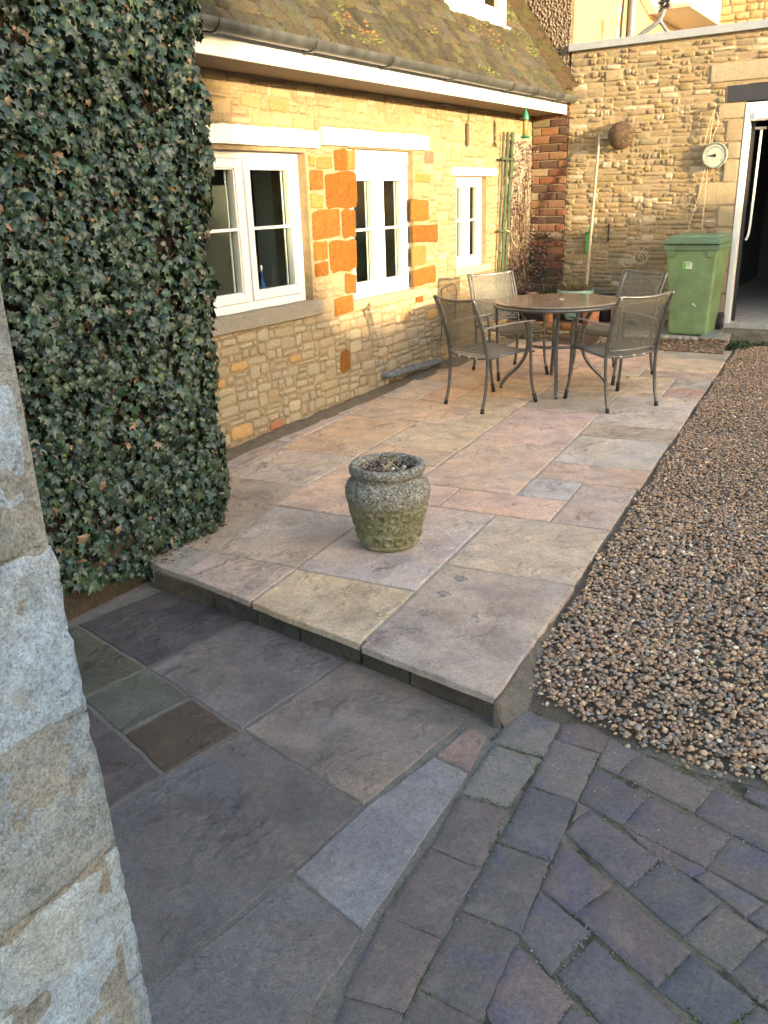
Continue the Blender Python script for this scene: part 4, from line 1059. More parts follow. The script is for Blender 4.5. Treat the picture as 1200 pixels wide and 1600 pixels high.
bw.build()
# downpipe on the ochre wall, cables
obj('downpipe', T([(XQ + .05, 10.15, 2.3), (XQ + .05, 10.15, 6.4)], .038, 12), 'pipe', nb)
obj('cable', T(curve([(XQ + .012, 9.95, 2.6), (XQ + .014, 9.93, 3.1), (XQ + .012, 9.98, 3.5), (XQ + .012, 10.03, 4.5)], 5), .010, 6), 'black', nb)
obj('cable', T(curve([(XQ + .012, 9.82, 2.6), (XQ + .014, 9.80, 3.1), (XQ + .012, 9.86, 3.5), (XQ + .012, 9.90, 4.5)], 5), .010, 6), 'upvc', nb)
# white boarded bay high on the ochre wall
bay = obj('bay', B(XQ + .002, XQ + .42, 10.9, 12.6, 3.42, 5.2), 'upvc', nb)
for k in range(8): obj('board', B(XQ + .02 + k * .05, XQ + .055 + k * .05, 10.885, 10.90, 3.45, 5.2, bev=.003), 'upvc', bay)
for k in range(9): obj('board', B(XQ + .42, XQ + .435, 10.93 + k * .18, 11.07 + k * .18, 3.45, 5.2, bev=.003), 'upvc', bay)
obj('floor_panel', B(XQ - .0, XQ + .46, 10.87, 12.62, 3.385, 3.42), simple('painted_soffit', (.50, .42, .28), .7), bay)
bm = bmesh.new(); v = [Vector((XQ + .004, 9.95, 3.62)), Vector((XQ + .004, 10.9, 3.36)), Vector((XQ + .004, 10.9, 3.44)), Vector((XQ + .004, 9.95, 3.70))]
vs = [bm.verts.new(p) for p in v] + [bm.verts.new(p + Vector((.10, 0, 0))) for p in v]
for f in ((0, 1, 2, 3), (7, 6, 5, 4), (0, 4, 5, 1), (3, 2, 6, 7), (0, 3, 7, 4), (1, 5, 6, 2)): bm.faces.new([vs[i] for i in f])
bmesh.ops.recalc_face_normals(bm, faces=bm.faces); obj('barge_board', bm, 'upvc', bay)
obj('mullion', B(XQ + .004, XQ + .05, 10.25, 10.31, 3.62, 5.2), 'upvc', bay)

# ================================================================== GARAGE (far wall Y = 8.55)
gar = thing('stone_garage', 'coursed stone garage with flat coping and a wide open white framed doorway', 'garage', (-2.0, YB, 0))
DX0 = -1.622; DZ1 = 2.18; DR = 1.0
XR = 3.2
bm = bmesh.new()
box(bm, XQ + .002, DX0, YB - .003, YB + .28, -.1, 2.736); box(bm, DX0, XR, YB - .003, YB + .28, 2.33, 2.736); box(bm, DR, XR, YB - .003, YB + .28, -.1, 2.33)
obj('wall', bm, 'grey_mortar', gar)
gw = Wall((0, YB, 0), (1, 0, 0), (0, -1, 0), gar, 'coursed', 'garage_stone', 'garage_stone_a', relief=.022)
GST = [(0.344, 0.262, 0.139), (0.312, 0.238, 0.131), (0.377, 0.303, 0.180), (0.279, 0.213, 0.123), (0.328, 0.271, 0.180), (0.361, 0.271, 0.123), (0.295, 0.254, 0.189)]
def pB(px_, py_, s=3.636, ox=1000, oy=120):
    x, y = ox + px_ / s, oy + py_ / s
    d = (x - 600) / 1322 * rx - (y - 800) / 1322 * ux + wx; t = YB / d.y
    return t * d.x, 1.5 + t * d.z
ex = []
for x0, x1, y0_, y1_ in [(450, 588, 155, 240), (495, 572, 243, 368), (498, 560, 372, 468), (480, 548, 472, 600), (335, 534, 605, 732), (445, 522, 736, 855), (430, 508, 862, 965), (430, 498, 970, 1096), (424, 484, 1104, 1228), (412, 472, 1236, 1398)]:
    ua, vb = pB(x0, y0_); ub, _ = pB(x1, (y0_ + y1_) / 2); _, va = pB((x0 + x1) / 2, y1_)
    ub = min(ub, DX0 - .004) if x1 > 470 else ub
    ub = DX0 - .004
    gw.add((ua + ub) / 2, (va + vb) / 2, ub - ua - .008, vb - va - .008, vary((.42, .34, .22), .08), rel=.016, vis=30, kind='dressed', name='quoin_stone'); ex.append((ua, ub + .01, va, vb))
gw.add((-1.944 - .9) / 2 + .05, 2.43, 1.15, .145, (.42, .36, .25), rel=.018, vis=50, kind='dressed', name='lintel_stone'); ex.append((-1.955, -.79, 2.355, 2.51))
gw.add(.0, 2.43, .76 * 2 - .02, .145, (.42, .36, .25), rel=.018, vis=2, kind='dressed', name='lintel_stone'); ex.append((-.79, .77, 2.355, 2.51))
gw.add(-2.80, 2.50, .16, .085, (.40, .32, .20), rel=.02, vis=10, kind='dressed'); ex.append((-2.885, -2.715, 2.455, 2.545))
ex += [(DX0, DR, -.2, 2.335), (-1.79, DX0, 2.19, 2.36)]
def putg(u, v, wd, h):
    c = vary(tuple(.5 * a_ + .5 * b_ for a_, b_ in zip(rnd.choice(GST), (.33, .255, .15))), .14)
    if rnd.random() < .10: c = (.52, .46, .34)
    gw.add(u, v, wd, h, c, rot=rnd.gauss(0, .012), rel=rnd.uniform(.009, .022), push=-.004, vis=3 if u < -1.0 else .2)
courses(XQ + .008, XR - .02, .05, 2.71, (.032, .068), (.06, .21), ex, .009, putg)
gw.build('small_stones', 300)
# coping
obj('coping', B(XQ - .018, XR, YB - .045, YB + .30, 2.737, 2.800, bev=.004), 'lead', gar)
obj('flat_roof', B(XQ + .02, XR, YB + .30, 13.0, 2.70, 2.74), 'lead', gar)
# door opening: frame, head, steel lintel, room
fr = obj('door_frame', B(DX0, DX0 + .045, YB - .012, YB + .10, .30, DZ1, bev=.004), 'upvc', gar)
obj('door_head', B(DX0 + .046, DR, YB - .012, YB + .10, 2.035, DZ1, bev=.004), 'upvc', fr)
obj('head_bead', B(DX0 + .075, DR, YB - .022, YB - .013, 2.045, 2.10, bev=.003), 'upvc', fr)
obj('door_jamb', B(DR - .05, DR, YB - .010, YB + .10, .30, 2.034), 'upvc', fr)
obj('steel_lintel', B(-1.782, DR + .15, YB - .014, YB + .12, 2.192, 2.325, bev=.004), 'steel_dark', gar)
obj('door_edge', B(DX0 + .047, DX0 + .075, YB + .101, YB + .14, .31, 2.03), 'black', gar)
obj('track', T(curve([(DX0 + .13, YB + .10, 1.96), (DX0 + .125, YB + .10, 1.4), (DX0 + .12, YB + .10, 1.12), (DX0 + .10, YB + .10, 1.04)], 5), .010, 8), 'upvc', gar)
obj('track_arm', T([(DX0 + .08, YB + .08, 1.975), (DX0 + .17, YB + .10, 1.975)], .012, 8), 'alu', gar)
bm = bmesh.new(); gx0, gx1, gy1 = DX0 - .5, 2.6, 13.2
box(bm, gx0 - .1, gx0, YB + .29, gy1, -.1, 2.69); box(bm, gx1, gx1 + .1, YB + .29, gy1, -.1, 2.69); box(bm, gx0, gx1, gy1, gy1 + .1, -.1, 2.69); box(bm, gx0, gx1, YB + .31, gy1, 2.64, 2.69)
obj('inner_wall', bm, 'room_dark', gar)
obj('garage_floor', B(gx0, DR, YB - .02, gy1, .20, .302, bev=.006), mortar_mat('garage_concrete', (.52, .50, .46)), gar)
for k in range(3):
    obj('shelf', B(gx0 + .3, gx1 - .5, gy1 - .5, gy1 - .05, .8 + k * .5, .83 + k * .5), 'wood_dark', gar)
pt = thing('bucket', 'pale bucket standing inside the dark garage doorway', 'bucket', (-1.17, 10.9, .302))
obj('bucket_body', L([(.10, 0), (.13, .26), (.138, .265), (.125, .255), (.09, .02), (0, .02)], (-1.17, 10.9, .302), 18), simple('grey_bucket', (.25, .25, .27), .6), pt)
obj('bucket_handle', T(curve([(-1.30, 10.9, .55), (-1.25, 10.84, .44), (-1.17, 10.78, .40), (-1.09, 10.84, .44), (-1.04, 10.9, .55)], 4), .004, 6), 'alu', pt)
# far stone house above the garage roof
fh = thing('far_house', 'sunlit rubble stone house wall above the far end of the coping', 'house', (-1.5, 12.5, 0))
obj('wall', B(-2.82, 4, 12.5, 16, 2.6, 7), 'wall_mortar', fh)
fw_ = Wall((0, 12.5, 0), (1, 0, 0), (0, -1, 0), fh, 'rubble', 'garage_stone', 'garage_stone_a', relief=.03)
courses(-2.8, -.2, 2.75, 4.6, (.07, .11), (.10, .24), [], .012, lambda u, v, wd, h: fw_.add(u, v, wd, h, vary((.46, .31, .15), .15), rel=rnd.uniform(.015, .035), vis=1 if v < 3.9 else .3))
fw_.build('small_stones', 120)
# flue with a wire cowl behind the coping
fl = thing('roof_flue', 'grey elbowed pipe with a dark bushy cowl rising behind the garage coping', 'flue', (-2.60, 9.2, 2.74))
obj('pipe', T(curve([(-2.86, 9.2, 2.76), (-2.84, 9.2, 2.86), (-2.74, 9.2, 2.93), (-2.62, 9.2, 3.0), (-2.57, 9.2, 3.10)], 5), .024, 10), 'pipe', fl)
obj('strut', T([(-2.60, 9.2, 3.0), (-2.42, 9.2, 2.76)], .018, 8), 'pipe', fl)
obj('foot', B(-2.90, -2.82, 9.14, 9.26, 2.742, 2.79, bev=.008), 'pipe', fl)
V, F = [], []; k = 0
for i in range(260):
    v_ = Vector((rnd.gauss(0, 1), rnd.gauss(0, 1), rnd.gauss(0, 1))).normalized(); a = Vector((-2.57, 9.2, 3.14)) + v_ * .02; b = Vector((-2.57, 9.2, 3.14)) + v_ * rnd.uniform(.07, .11); s_ = v_.orthogonal().normalized() * .004
    V += [a - s_, a + s_, b]; F.append((k, k + 1, k + 2)); k += 3
o = arrays('cowl_bristles', np.array([tuple(p) for p in V]), np.array(F), 'steel_dark', fl); o['kind'] = 'stuff'

# ---- concrete pad, threshold and bed at the far end
pad = struct(obj('concrete_pad', B(-2.42, -1.50, 7.93, YB - .01, .02, .243, bev=.012), 'concrete'))
thr = struct(obj('threshold', B(-1.72, DR, 8.30, YB - .021, .0, .262, bev=.012), mortar_mat('mossy_concrete', (.25, .22, .17), moss=.35)))
V, F, Cc = [], [], []; k = 0
for i in range(2600):
    x = rnd.uniform(-2.6, -1.46); y = 7.80 + rnd.random() * .17; z0_ = .145 + (y - 7.80) / .13 * .075; y = min(y, 7.925)
    s = rnd.uniform(.005, .018); c = vary(rnd.choice([(.22, .13, .08), (.30, .20, .13), (.13, .09, .06), (.36, .30, .22)]), .3)
    V.append(IV * np.array([s, s * .7, s * .4]) * npr.uniform(.6, 1.3, (12, 1)) + np.array([x, y, z0_])); F.append(IF + k); k += 12; Cc.append(np.tile(c, (20, 1)))
o = arrays('bark_mulch', np.concatenate(V), np.concatenate(F), 'pebble', None, np.concatenate(Cc)); tag(o, 'reddish bark mulch in front of the green wheelie bin', 'mulch', kind='stuff')
bm = bmesh.new(); v = [bm.verts.new(p) for p in ((-3.0, 7.75, .12), (-1.44, 7.75, .115), (-1.47, 7.928, .225), (-3.0, 7.928, .22))]; bm.faces.new(v); struct(obj('mulch_bank', bm, 'soil'))
gr = thing('drain_plate', 'ribbed grey drain plate beside the wheel of the green bin', 'drain cover', (-1.66, 8.05, .243))
obj('plate', B(-1.70, -1.56, 7.95, 8.30, .2445, .256, bev=.003), 'grate', gr)
for k in range(5): obj('rib', B(-1.69 + k * .027, -1.678 + k * .027, 7.96, 8.29, .2562, .262), 'grate', gr)
ru = thing('rubble_kerb', 'row of broken concrete lumps in front of the green bin', 'rubble', (-2.0, 7.93, .2))
for k in range(11):
    bm = bmesh.new(); bmesh.ops.create_icosphere(bm, subdivisions=2, radius=1)
    cx_ = -2.36 + k * .062; sx = rnd.uniform(.03, .045)
    for v in bm.verts: v.co = Vector((cx_ + v.co.x * sx, 7.925 + v.co.y * .028 + rnd.uniform(-.004, .004), .235 + v.co.z * .022 + rnd.uniform(-.004, .004)))
    obj('lump', bm, 'concrete', ru, smooth=True)
# raised bed
bed = thing('raised_bed', 'low raised bed edged with a brick course on mossy stones behind the table', 'planting bed', (-3.0, 8.0, .1))
obj('bed_soil', B(XW + .01, -2.46, 8.06, YB - .012, .05, .315), 'soil', bed)
obj('bed_core', B(XW + .01, -2.44, 8.0, 8.07, .05, .30), 'grey_mortar', bed)
bd = Wall((0, 8.0, 0), (1, 0, 0), (0, -1, 0), bed, 'rubble', 'bed_stone', 'garage_stone_a', relief=.03)
courses(XW + .02, -2.44, .125, .245, (.055, .065), (.08, .20), [], .008, lambda u, v, wd, h: bd.add(u, v, wd, h, vary((.28, .24, .14), .25)))
x = XW + .02
while x < -2.50:
    bd.add(x + .095, .280, .18, .058, vary(rnd.choice([(.34, .14, .07), (.30, .17, .10), (.36, .20, .12)]), .2), kind='brick', name='brick', mat='brick', rel=.03); x += .19
bd.build()
# ================================================================== IVY WALL (left middle)
iw = thing('ivy_wall', 'rough old stone wall end buried under the ivy with bare stone at its foot', 'wall', (-3.0, 1.8, -.1))
obj('wall', B(-3.5, -2.852, .5, 2.84, -.12, 3.1), 'ivy_dark', iw)
ww = Wall((-2.86, 0, 0), (0, 1, 0), (1, 0, 0), iw, 'coursed', 'foot', 'house_stone_a', relief=.05)
MT['foot'] = stone_mat('foot_stone', lichen=.1, dark=.5, bd=.02)
for (u, v, wd, h, c) in [(1.62, -.02, .36, .18, (.16, .12, .07)), (2.02, -.02, .40, .17, (.14, .105, .07)), (2.42, -.035, .36, .15, (.12, .09, .06)), (1.72, .14, .5, .12, (.17, .12, .07)), (2.2, .12, .42, .11, (.12, .09, .06)), (1.2, .0, .4, .2, (.14, .11, .07))]:
    ww.add(u, v, wd + .03, h + .012, tuple(q * .85 for q in c), kind='dressed', rel=.014, push=.02)
ww.build()
LEAF = [(0, -.58), (.10, -.30), (.20, -.20), (.46, -.26), (.34, -.02), (.47, .22), (.22, .24), (.10, .36), (0, .27)]
out_ = LEAF + [(-x, y) for x, y in LEAF[-2:0:-1]]
LV = [(0, .12, .10)] + [(x, y, -abs(x) * .22 - (.10 if y < -.3 else 0) - (.03 if abs(x) > .4 else 0)) for x, y in out_]
LF = [(0, 1 + (i + 1) % len(out_), 1 + i) for i in range(len(out_))]
LV = np.array(LV); LF = np.array(LF)
lm = bpy.data.meshes.new('ivy_leaf'); lm.from_pydata(LV.tolist(), [], LF.tolist()); lm.update(); lm.materials.append(MT['leaf'])
ivy = thing('ivy', 'dense dark green climbing ivy hanging over the wall end on the left', 'ivy', (-2.8, 1.8, 0))
GRN = [(.022, .050, .024), (.014, .034, .018), (.032, .064, .030), (.020, .046, .026), (.036, .060, .024), (.022, .034, .022), (.044, .078, .046), (.010, .024, .014), (.052, .082, .060)]
items = []
def ivy_point():
    L1 = 2.50; L2 = .50
    s = rnd.uniform(0, L1 + L2); z = rnd.uniform(-.12, 2.75)
    top = .06 * z / 2.2
    cl = noise.noise(Vector((s * 2.3, z * 2.3, 0))) * .045 + noise.noise(Vector((s * 7, z * 7, 3))) * .03
    yc = 2.92 + .075 * z + .035 * noise.noise(Vector((0, z * 4, 8)))
    if s < L1 - .08:
        y = .5 + s * (yc - .5) / L1; X = -2.78 + cl; nrm = Vector((1, 0, .15)); pos = Vector((X, y, z))
    elif s < L1 + .16:
        a = (s - (L1 - .08)) / .24 * math.pi / 2; r_ = .13
        pos = Vector((-2.78 - r_ + r_ * math.sin(a + 0) * 1.0 + cl * math.cos(a) if False else -2.91 + (.13 + cl) * math.cos(a), yc - .10 + (.13 + cl) * math.sin(a), z)); nrm = Vector((math.cos(a), math.sin(a), .15))
    else:
        pos = Vector((-2.91 - (s - L1 - .16), yc + .03 + cl, z)); nrm = Vector((0, 1, .15))
    return pos, nrm
def zmin(y): return (.10 if y < 1.8 else .10 - (y - 1.8) * .34 if y < 2.25 else -.06) + .05 * noise.noise(Vector((y * 6, 0, 5)))
n = 0
while len(items) < 32000:
    p, nr = ivy_point()
    if p.z < zmin(p.y): continue
    gap = noise.noise(Vector((p.y * 5 + p.x * 5, p.z * 5, 11)))
    if gap > .34 and rnd.random() < .35: continue
    depth = rnd.random() ** 1.5 * .11 + (.03 if gap > .2 else 0)
    p = p - nr.normalized() * depth
    sz = rnd.choice([rnd.uniform(.024, .036), rnd.uniform(.036, .052), rnd.uniform(.048, .068)]) * (1.12 if p.z < .5 else 1)
    nn = (nr.normalized() + Vector((rnd.gauss(0, .38), rnd.gauss(0, .38), rnd.gauss(.12, .35)))).normalized()
    tip = Vector((rnd.gauss(0, .55), rnd.gauss(0, .55), -1)); tip = (tip - nn * tip.dot(nn)).normalized()
    V_ = -tip; U_ = V_.cross(nn)
    col = vary(rnd.choice(GRN), .28)
    r_ = rnd.random()
    if depth > .07 and r_ < .30: col = vary((.10, .055, .03), .4)
    elif r_ < .018: col = vary((.22, .13, .07), .3)
    elif r_ < .021: col = vary((.11, .14, .035), .3)
    items.append((depth + (0 if p.z < 2.4 else 1) + (0 if p.y > 1.5 else 1) , p, U_, V_, nn, sz, col))
items.sort(key=lambda t: -(t[5] / (1 + 12 * t[0])))
po = wloc(ivy)
Vs, Fs, Cs = [], [], []; k = 0
for i, (d, p, U_, V_, nn, sz, col) in enumerate(items):
    if i < 300:
        o = bpy.data.objects.new('leaf', lm); COL.objects.link(o); o.parent = ivy; o.color = (*col, 1)
        m = Matrix.Identity(4)
        for a in range(3): m[a][0] = U_[a] * sz; m[a][1] = V_[a] * sz; m[a][2] = nn[a] * sz; m[a][3] = p[a] - po[a]
        o.matrix_local = m
    else:
        A3 = np.array([[U_[a] * sz * rnd.uniform(.8, 1.1), V_[a] * sz, nn[a] * sz * rnd.uniform(.4, 1.6)] for a in range(3)])
        Vs.append(LV @ A3.T + np.array(p)); Fs.append(LF + k); k += len(LV); Cs.append(np.tile(col, (len(LF), 1)))
o = arrays('foliage', np.concatenate(Vs), np.concatenate(Fs), 'leaf_a', ivy, np.concatenate(Cs)); o['kind'] = 'stuff'
bm = bmesh.new()
for i in range(300):
    p, nr = ivy_point()
    if p.z < zmin(p.y): continue
    p = p - nr.normalized() * rnd.uniform(.05, .12); q = [p]
    for j in range(4): p = p + Vector((rnd.gauss(0, .010), rnd.gauss(0, .035), rnd.gauss(.03, .03))); q.append(p)
    tube(bm, q, rnd.uniform(.0012, .003), 4, False)
o = obj('stems', bm, 'stem', ivy); o['kind'] = 'stuff'
# leaf litter at the foot of the ivy
V, F, Cc = [], [], []; k = 0
for i in range(500):
    x = rnd.uniform(-2.9, -2.5); y = rnd.uniform(2.38, 2.9); 
    if x > -2.68 + (y - 2.38) * -.25 + rnd.gauss(0, .03): continue
    s = rnd.uniform(.008, .022); a = rnd.uniform(0, 6.28); ca, sa = math.cos(a), math.sin(a)
    W = LV * s; W = np.c_[W[:, 0] * ca - W[:, 1] * sa + x, W[:, 0] * sa + W[:, 1] * ca + y, W[:, 2] + zp(y) + rnd.uniform(.002, .02)]
    V.append(W); F.append(LF + k); k += len(LV); Cc.append(np.tile(vary((.13, .075, .04), .4), (len(LF), 1)))
o = arrays('leaf_litter', np.concatenate(V), np.concatenate(F), 'leaf_a', None, np.concatenate(Cc)); tag(o, 'dry brown leaf litter on the step under the ivy', 'leaf litter', kind='stuff')

# ================================================================== NEAR STONE PILLAR (left edge): face X = -.70, far edge Y = .49
pil = thing('stone_pillar', 'pale lichened limestone wall end filling the lower left corner', 'pillar', (-.9, .3, -.1))
obj('mortar_core', B(-1.1, -.7010, -.8, .474, -.1, 2.2), 'pillar_joint', pil)
def big_block(y0, y1, z0, z1, col, slope=0.0, bul=.0035):
    ny, nz = max(6, int((y1 - y0) / .012)), max(6, int((z1 - z0) / .012)); bm = bmesh.new()
    g = 8e-3
    def P(i, j, face):
        y1_ = y1 if y1 < .4 else .500 - .033 * max(0, ((z0 + (z1 - z0) * j / nz) - .6) / .84); y = y0 + (y1_ - y0) * i / ny; z = z0 + (z1 - z0) * j / nz + slope * (y - .49)
        e = min(i, ny - i) / ny * (y1 - y0); f = min(j, nz - j) / nz * (z1 - z0); m = min(e, f)
        rd = max(0, 1 - m / .014)
        nv = noise.noise(Vector((y * 9, z * 9, 7))) * bul * 1.4 + noise.noise(Vector((y * 40, z * 40, z0))) * bul * .45 + noise.noise(Vector((y * 110, z * 110, z0))) * bul * .25
        x = -.700 + nv - rd * rd * .0022
        # the far edge is nibbled
        if i == ny: y += noise.noise(Vector((z * 16, 1, 0))) * .005 + noise.noise(Vector((z * 70, 2, 0))) * .004
        return Vector((x, y, z))
    G = [[bm.verts.new(P(i, j, 0)) for j in range(nz + 1)] for i in range(ny + 1)]
    for i in range(ny):
        for j in range(nz): bm.faces.new((G[i][j], G[i + 1][j], G[i + 1][j + 1], G[i][j + 1]))
    # returns (far end, top, bottom)
    def ret(vs, d):
        w_ = [bm.verts.new(v.co + Vector(d)) for v in vs]
        for a in range(len(vs) - 1): bm.faces.new((vs[a], w_[a], w_[a + 1], vs[a + 1]))
    ret(G[ny], (-.35, .0, 0)); ret([G[i][nz] for i in range(ny + 1)], (-.2, 0, -.003)); ret([G[i][0] for i in range(ny + 1)], (-.2, 0, .003))
    bmesh.ops.recalc_face_normals(bm, faces=bm.faces)
    obj('stone_block', bm, 'pillar', pil, col, smooth=True)
zs = [(-.1, .10,  (.43, .43, .42)), (.103, .33, (0.588, 0.609, 0.614)), (.333, .598, (0.492, 0.495, 0.468)), (.603, .800, (0.683, 0.708, 0.688)), (.803, .990, (0.492, 0.488, 0.454)), (.994, 1.188, (0.642, 0.651, 0.630)), (1.191, 1.227, (0.492, 0.438, 0.337)), (1.231, 1.36, (0.628, 0.637, 0.614)), (1.368, 1.60, (0.628, 0.623, 0.557)), (1.608, 1.85, (0.573, 0.538, 0.439)), (1.86, 2.1, (0.615, 0.594, 0.512))]
for i, (a, b, c) in enumerate(zs):
    sl_ = (0, 0, -.02, .01, .03, .0, .03, 0, 0, 0, 0)[i]
    big_block(-.30 if i % 2 else -.1, .49 + rnd.uniform(-.004, .003), a, b, c, slope=sl_ * .5)
    big_block(-.8, -.308 if i % 2 else -.108, a, b, c, slope=sl_ * .5)
"""pillar end"""

# ================================================================== STONE URN
ux_, uy_ = -1.928, 3.035; uz = zp(uy_)
urn = thing('stone_planter', 'weathered round stone planter with a ring pattern, standing alone on the patio', 'planter', (ux_, uy_, uz))
prof = [(.0, .0), (.120, .0), (.138, .004), (.145, .018), (.142, .026), (.150, .05), (.163, .10), (.175, .15), (.184, .20), (.188, .222), (.197, .228), (.204, .24), (.209, .27), (.208, .30), (.196, .325), (.176, .345), (.168, .355), (.166, .364), (.176, .372), (.184, .385), (.185, .40), (.178, .413), (.166, .418), (.150, .414), (.146, .40), (.140, .36), (.135, .345)]
def pr(t):
    k = t * (len(prof) - 1); i = min(int(k), len(prof) - 2); f = k - i
    return prof[i][0] * (1 - f) + prof[i + 1][0] * f, prof[i][1] * (1 - f) + prof[i + 1][1] * f
NS, NT_ = 220, 190; V = []; SCL = .92
for j in range(NT_ + 1):
    r, z = pr(j / NT_)
    for i in range(NS):
        a = 2 * math.pi * i / NS; dr = 0
        if .035 < z < .222 and r > .12 and j < NT_ * .6:
            N_ = 18; arc = a / (2 * math.pi) * N_
            for (zc, rad, ph) in ((.188, .027, 0), (.062, .025, .5)):
                u = ((arc + ph) % 1 - .5) * 2 * math.pi * r / N_; d = math.hypot(u, z - zc)
                dr += .011 * math.exp(-((d - rad * .78) / .0055) ** 2) - .007 * math.exp(-(d / .007) ** 2)
            for (zc, ph) in ((.140, .25), (.112, .75), (.128, .0)):
                u = ((arc * 1.0 + ph) % 1 - .5) * 2 * math.pi * r / N_; d = abs(u) + abs(z - zc) * 1.2
                dr += .009 * math.exp(-((d - .012) / .0045) ** 2) - .006 * math.exp(-(d / .006) ** 2)
        p = Vector((r * math.cos(a), r * math.sin(a), z)); amp = .0035 if z > .225 else .0014
        dr += noise.noise(p * 60) * amp + noise.noise(p * 150) * amp * .6 + noise.noise(p * 14) * .003
        rr_ = (r + dr if r > .01 else r)
        V.append((ux_ + rr_ * math.cos(a) * SCL, uy_ + rr_ * math.sin(a) * SCL, uz + z * SCL + (noise.noise(p * 40) * .002 if z > .36 else 0)))
F = [(j * NS + i, j * NS + (i + 1) % NS, (j + 1) * NS + (i + 1) % NS, (j + 1) * NS + i) for j in range(NT_) for i in range(NS)]
def urn_mat():
    t = NT('urn_stone'); tc = t.node('ShaderNodeSeparateXYZ'); t.link(t.pos(), tc.inputs[0])
    v = t.node('ShaderNodeTexVoronoi'); v.inputs['Scale'].default_value = 150; t.link(t.pos(), v.inputs['Vector'])
    cell = t.ramp(v.outputs['Color'], [(.1, (.06, .055, .05)), (.35, (.22, .20, .16)), (.6, (.36, .34, .29)), (.9, (.62, .60, .55))])
    n1 = t.noise(26, 6, .7); n2 = t.noise(9, 4, .6); nn3 = t.noise(130, 4, .7)
    low = t.ramp(n1, [(.3, (.13, .13, .06)), (.5, (.25, .235, .13)), (.7, (.42, .39, .26))])
    up = t.mix(t.ramp(n1, [(.35, 0), (.6, .6)]), cell, (.20, .185, .14))
    band = t.math('ADD', tc.outputs[2], t.math('MULTIPLY', n2, .07))
    f = t.ramp(band, [(0, 0), (1, 1)]); mr = t.node('ShaderNodeMapRange'); t.link(band, mr.inputs[0]); mr.inputs[1].default_value = uz + .225; mr.inputs[2].default_value = uz + .285
    c = t.mix(mr.outputs[0], low, up)
    spot = t.ramp(t.noise(17, 5, .65), [(.60, 0), (.68, .6)]); c = t.mix(spot, c, (.50, .50, .44))
    c = t.mix(1.0, c, t.ramp(nn3, [(.3, .6), (.65, 1.15)]), 'MULTIPLY')
    b = t.bump(v.outputs['Distance'], .004, .7); b = t.bump(n1, .006, prev=b); b = t.bump(nn3, .002, prev=b)
    return t.done(c, .92, b, spec=.15)
MT['urn'] = urn_mat()
arrays('bowl', np.array(V), np.array(F), 'urn', urn, smooth=True)
zc = uz + .378 * SCL
bm = bmesh.new(); vs = []
for j in range(12):
    for i in range(40):
        r = .148 * j / 11 * SCL; a = 2 * math.pi * i / 40; p = Vector((ux_ + r * math.cos(a), uy_ + r * math.sin(a), 0))
        vs.append(bm.verts.new((p.x, p.y, zc + noise.noise(p * 30) * .012 + noise.noise(p * 90) * .006)))
for j in range(11):
    for i in range(40): bm.faces.new((vs[j * 40 + i], vs[(j + 1) * 40 + i], vs[(j + 1) * 40 + (i + 1) % 40], vs[j * 40 + (i + 1) % 40]))
bmesh.ops.remove_doubles(bm, verts=bm.verts, dist=1e-5); bmesh.ops.recalc_face_normals(bm, faces=bm.faces)
obj('compost', bm, 'soil', urn, smooth=True)
V, F, Cc = [], [], []; k = 0
for i in range(300):
    a = rnd.uniform(0, 6.28); r = .135 * math.sqrt(rnd.random()) * SCL; s = rnd.uniform(.01, .028); b = rnd.uniform(0, 6.28)
    m = np.array(Matrix.Rotation(b, 3, 'Z') @ Matrix.Rotation(rnd.gauss(0, .6), 3, 'X'))
    V.append((LV * [s * .5, s, s]) @ m.T + np.array([ux_ + r * math.cos(a), uy_ + r * math.sin(a), zc + .008 + rnd.uniform(0, .018)])); F.append(LF + k); k += len(LV)
    Cc.append(np.tile(vary(rnd.choice([(.16, .10, .06), (.26, .19, .13), (.09, .06, .04), (.34, .30, .26)]), .3), (len(LF), 1)))
o = arrays('dead_leaves', np.concatenate(V), np.concatenate(F), 'leaf_a', urn, np.concatenate(Cc)); o['kind'] = 'stuff'
def onYp(px_, py_, Y):
    d = (px_ - 600) / 1322 * rx - (py_ - 800) / 1322 * ux + wx; t = Y / d.y; return Vector((t * d.x, Y, 1.5 + t * d.z))
for (a, b, r_) in (((619, 714), (589, 748), .0032), ((609, 722), (640, 746), .0024), ((611, 721), (598, 733), .002)):
    obj('dry_stalk', T([onYp(*a, uy_ - .02), onYp(*b, uy_ - .08)], r_, 5), 'straw', urn)
for i in range(3):
    bm = bmesh.new(); bmesh.ops.create_icosphere(bm, subdivisions=1, radius=.010 - .002 * i); bmesh.ops.translate(bm, verts=bm.verts, vec=(ux_ + .05 + .03 * i, uy_ - .03 + i * .05, zc + .02))
    obj('pebble', bm, simple('white_pebble%d' % i, (.55, .55, .55), .6), urn, smooth=True)
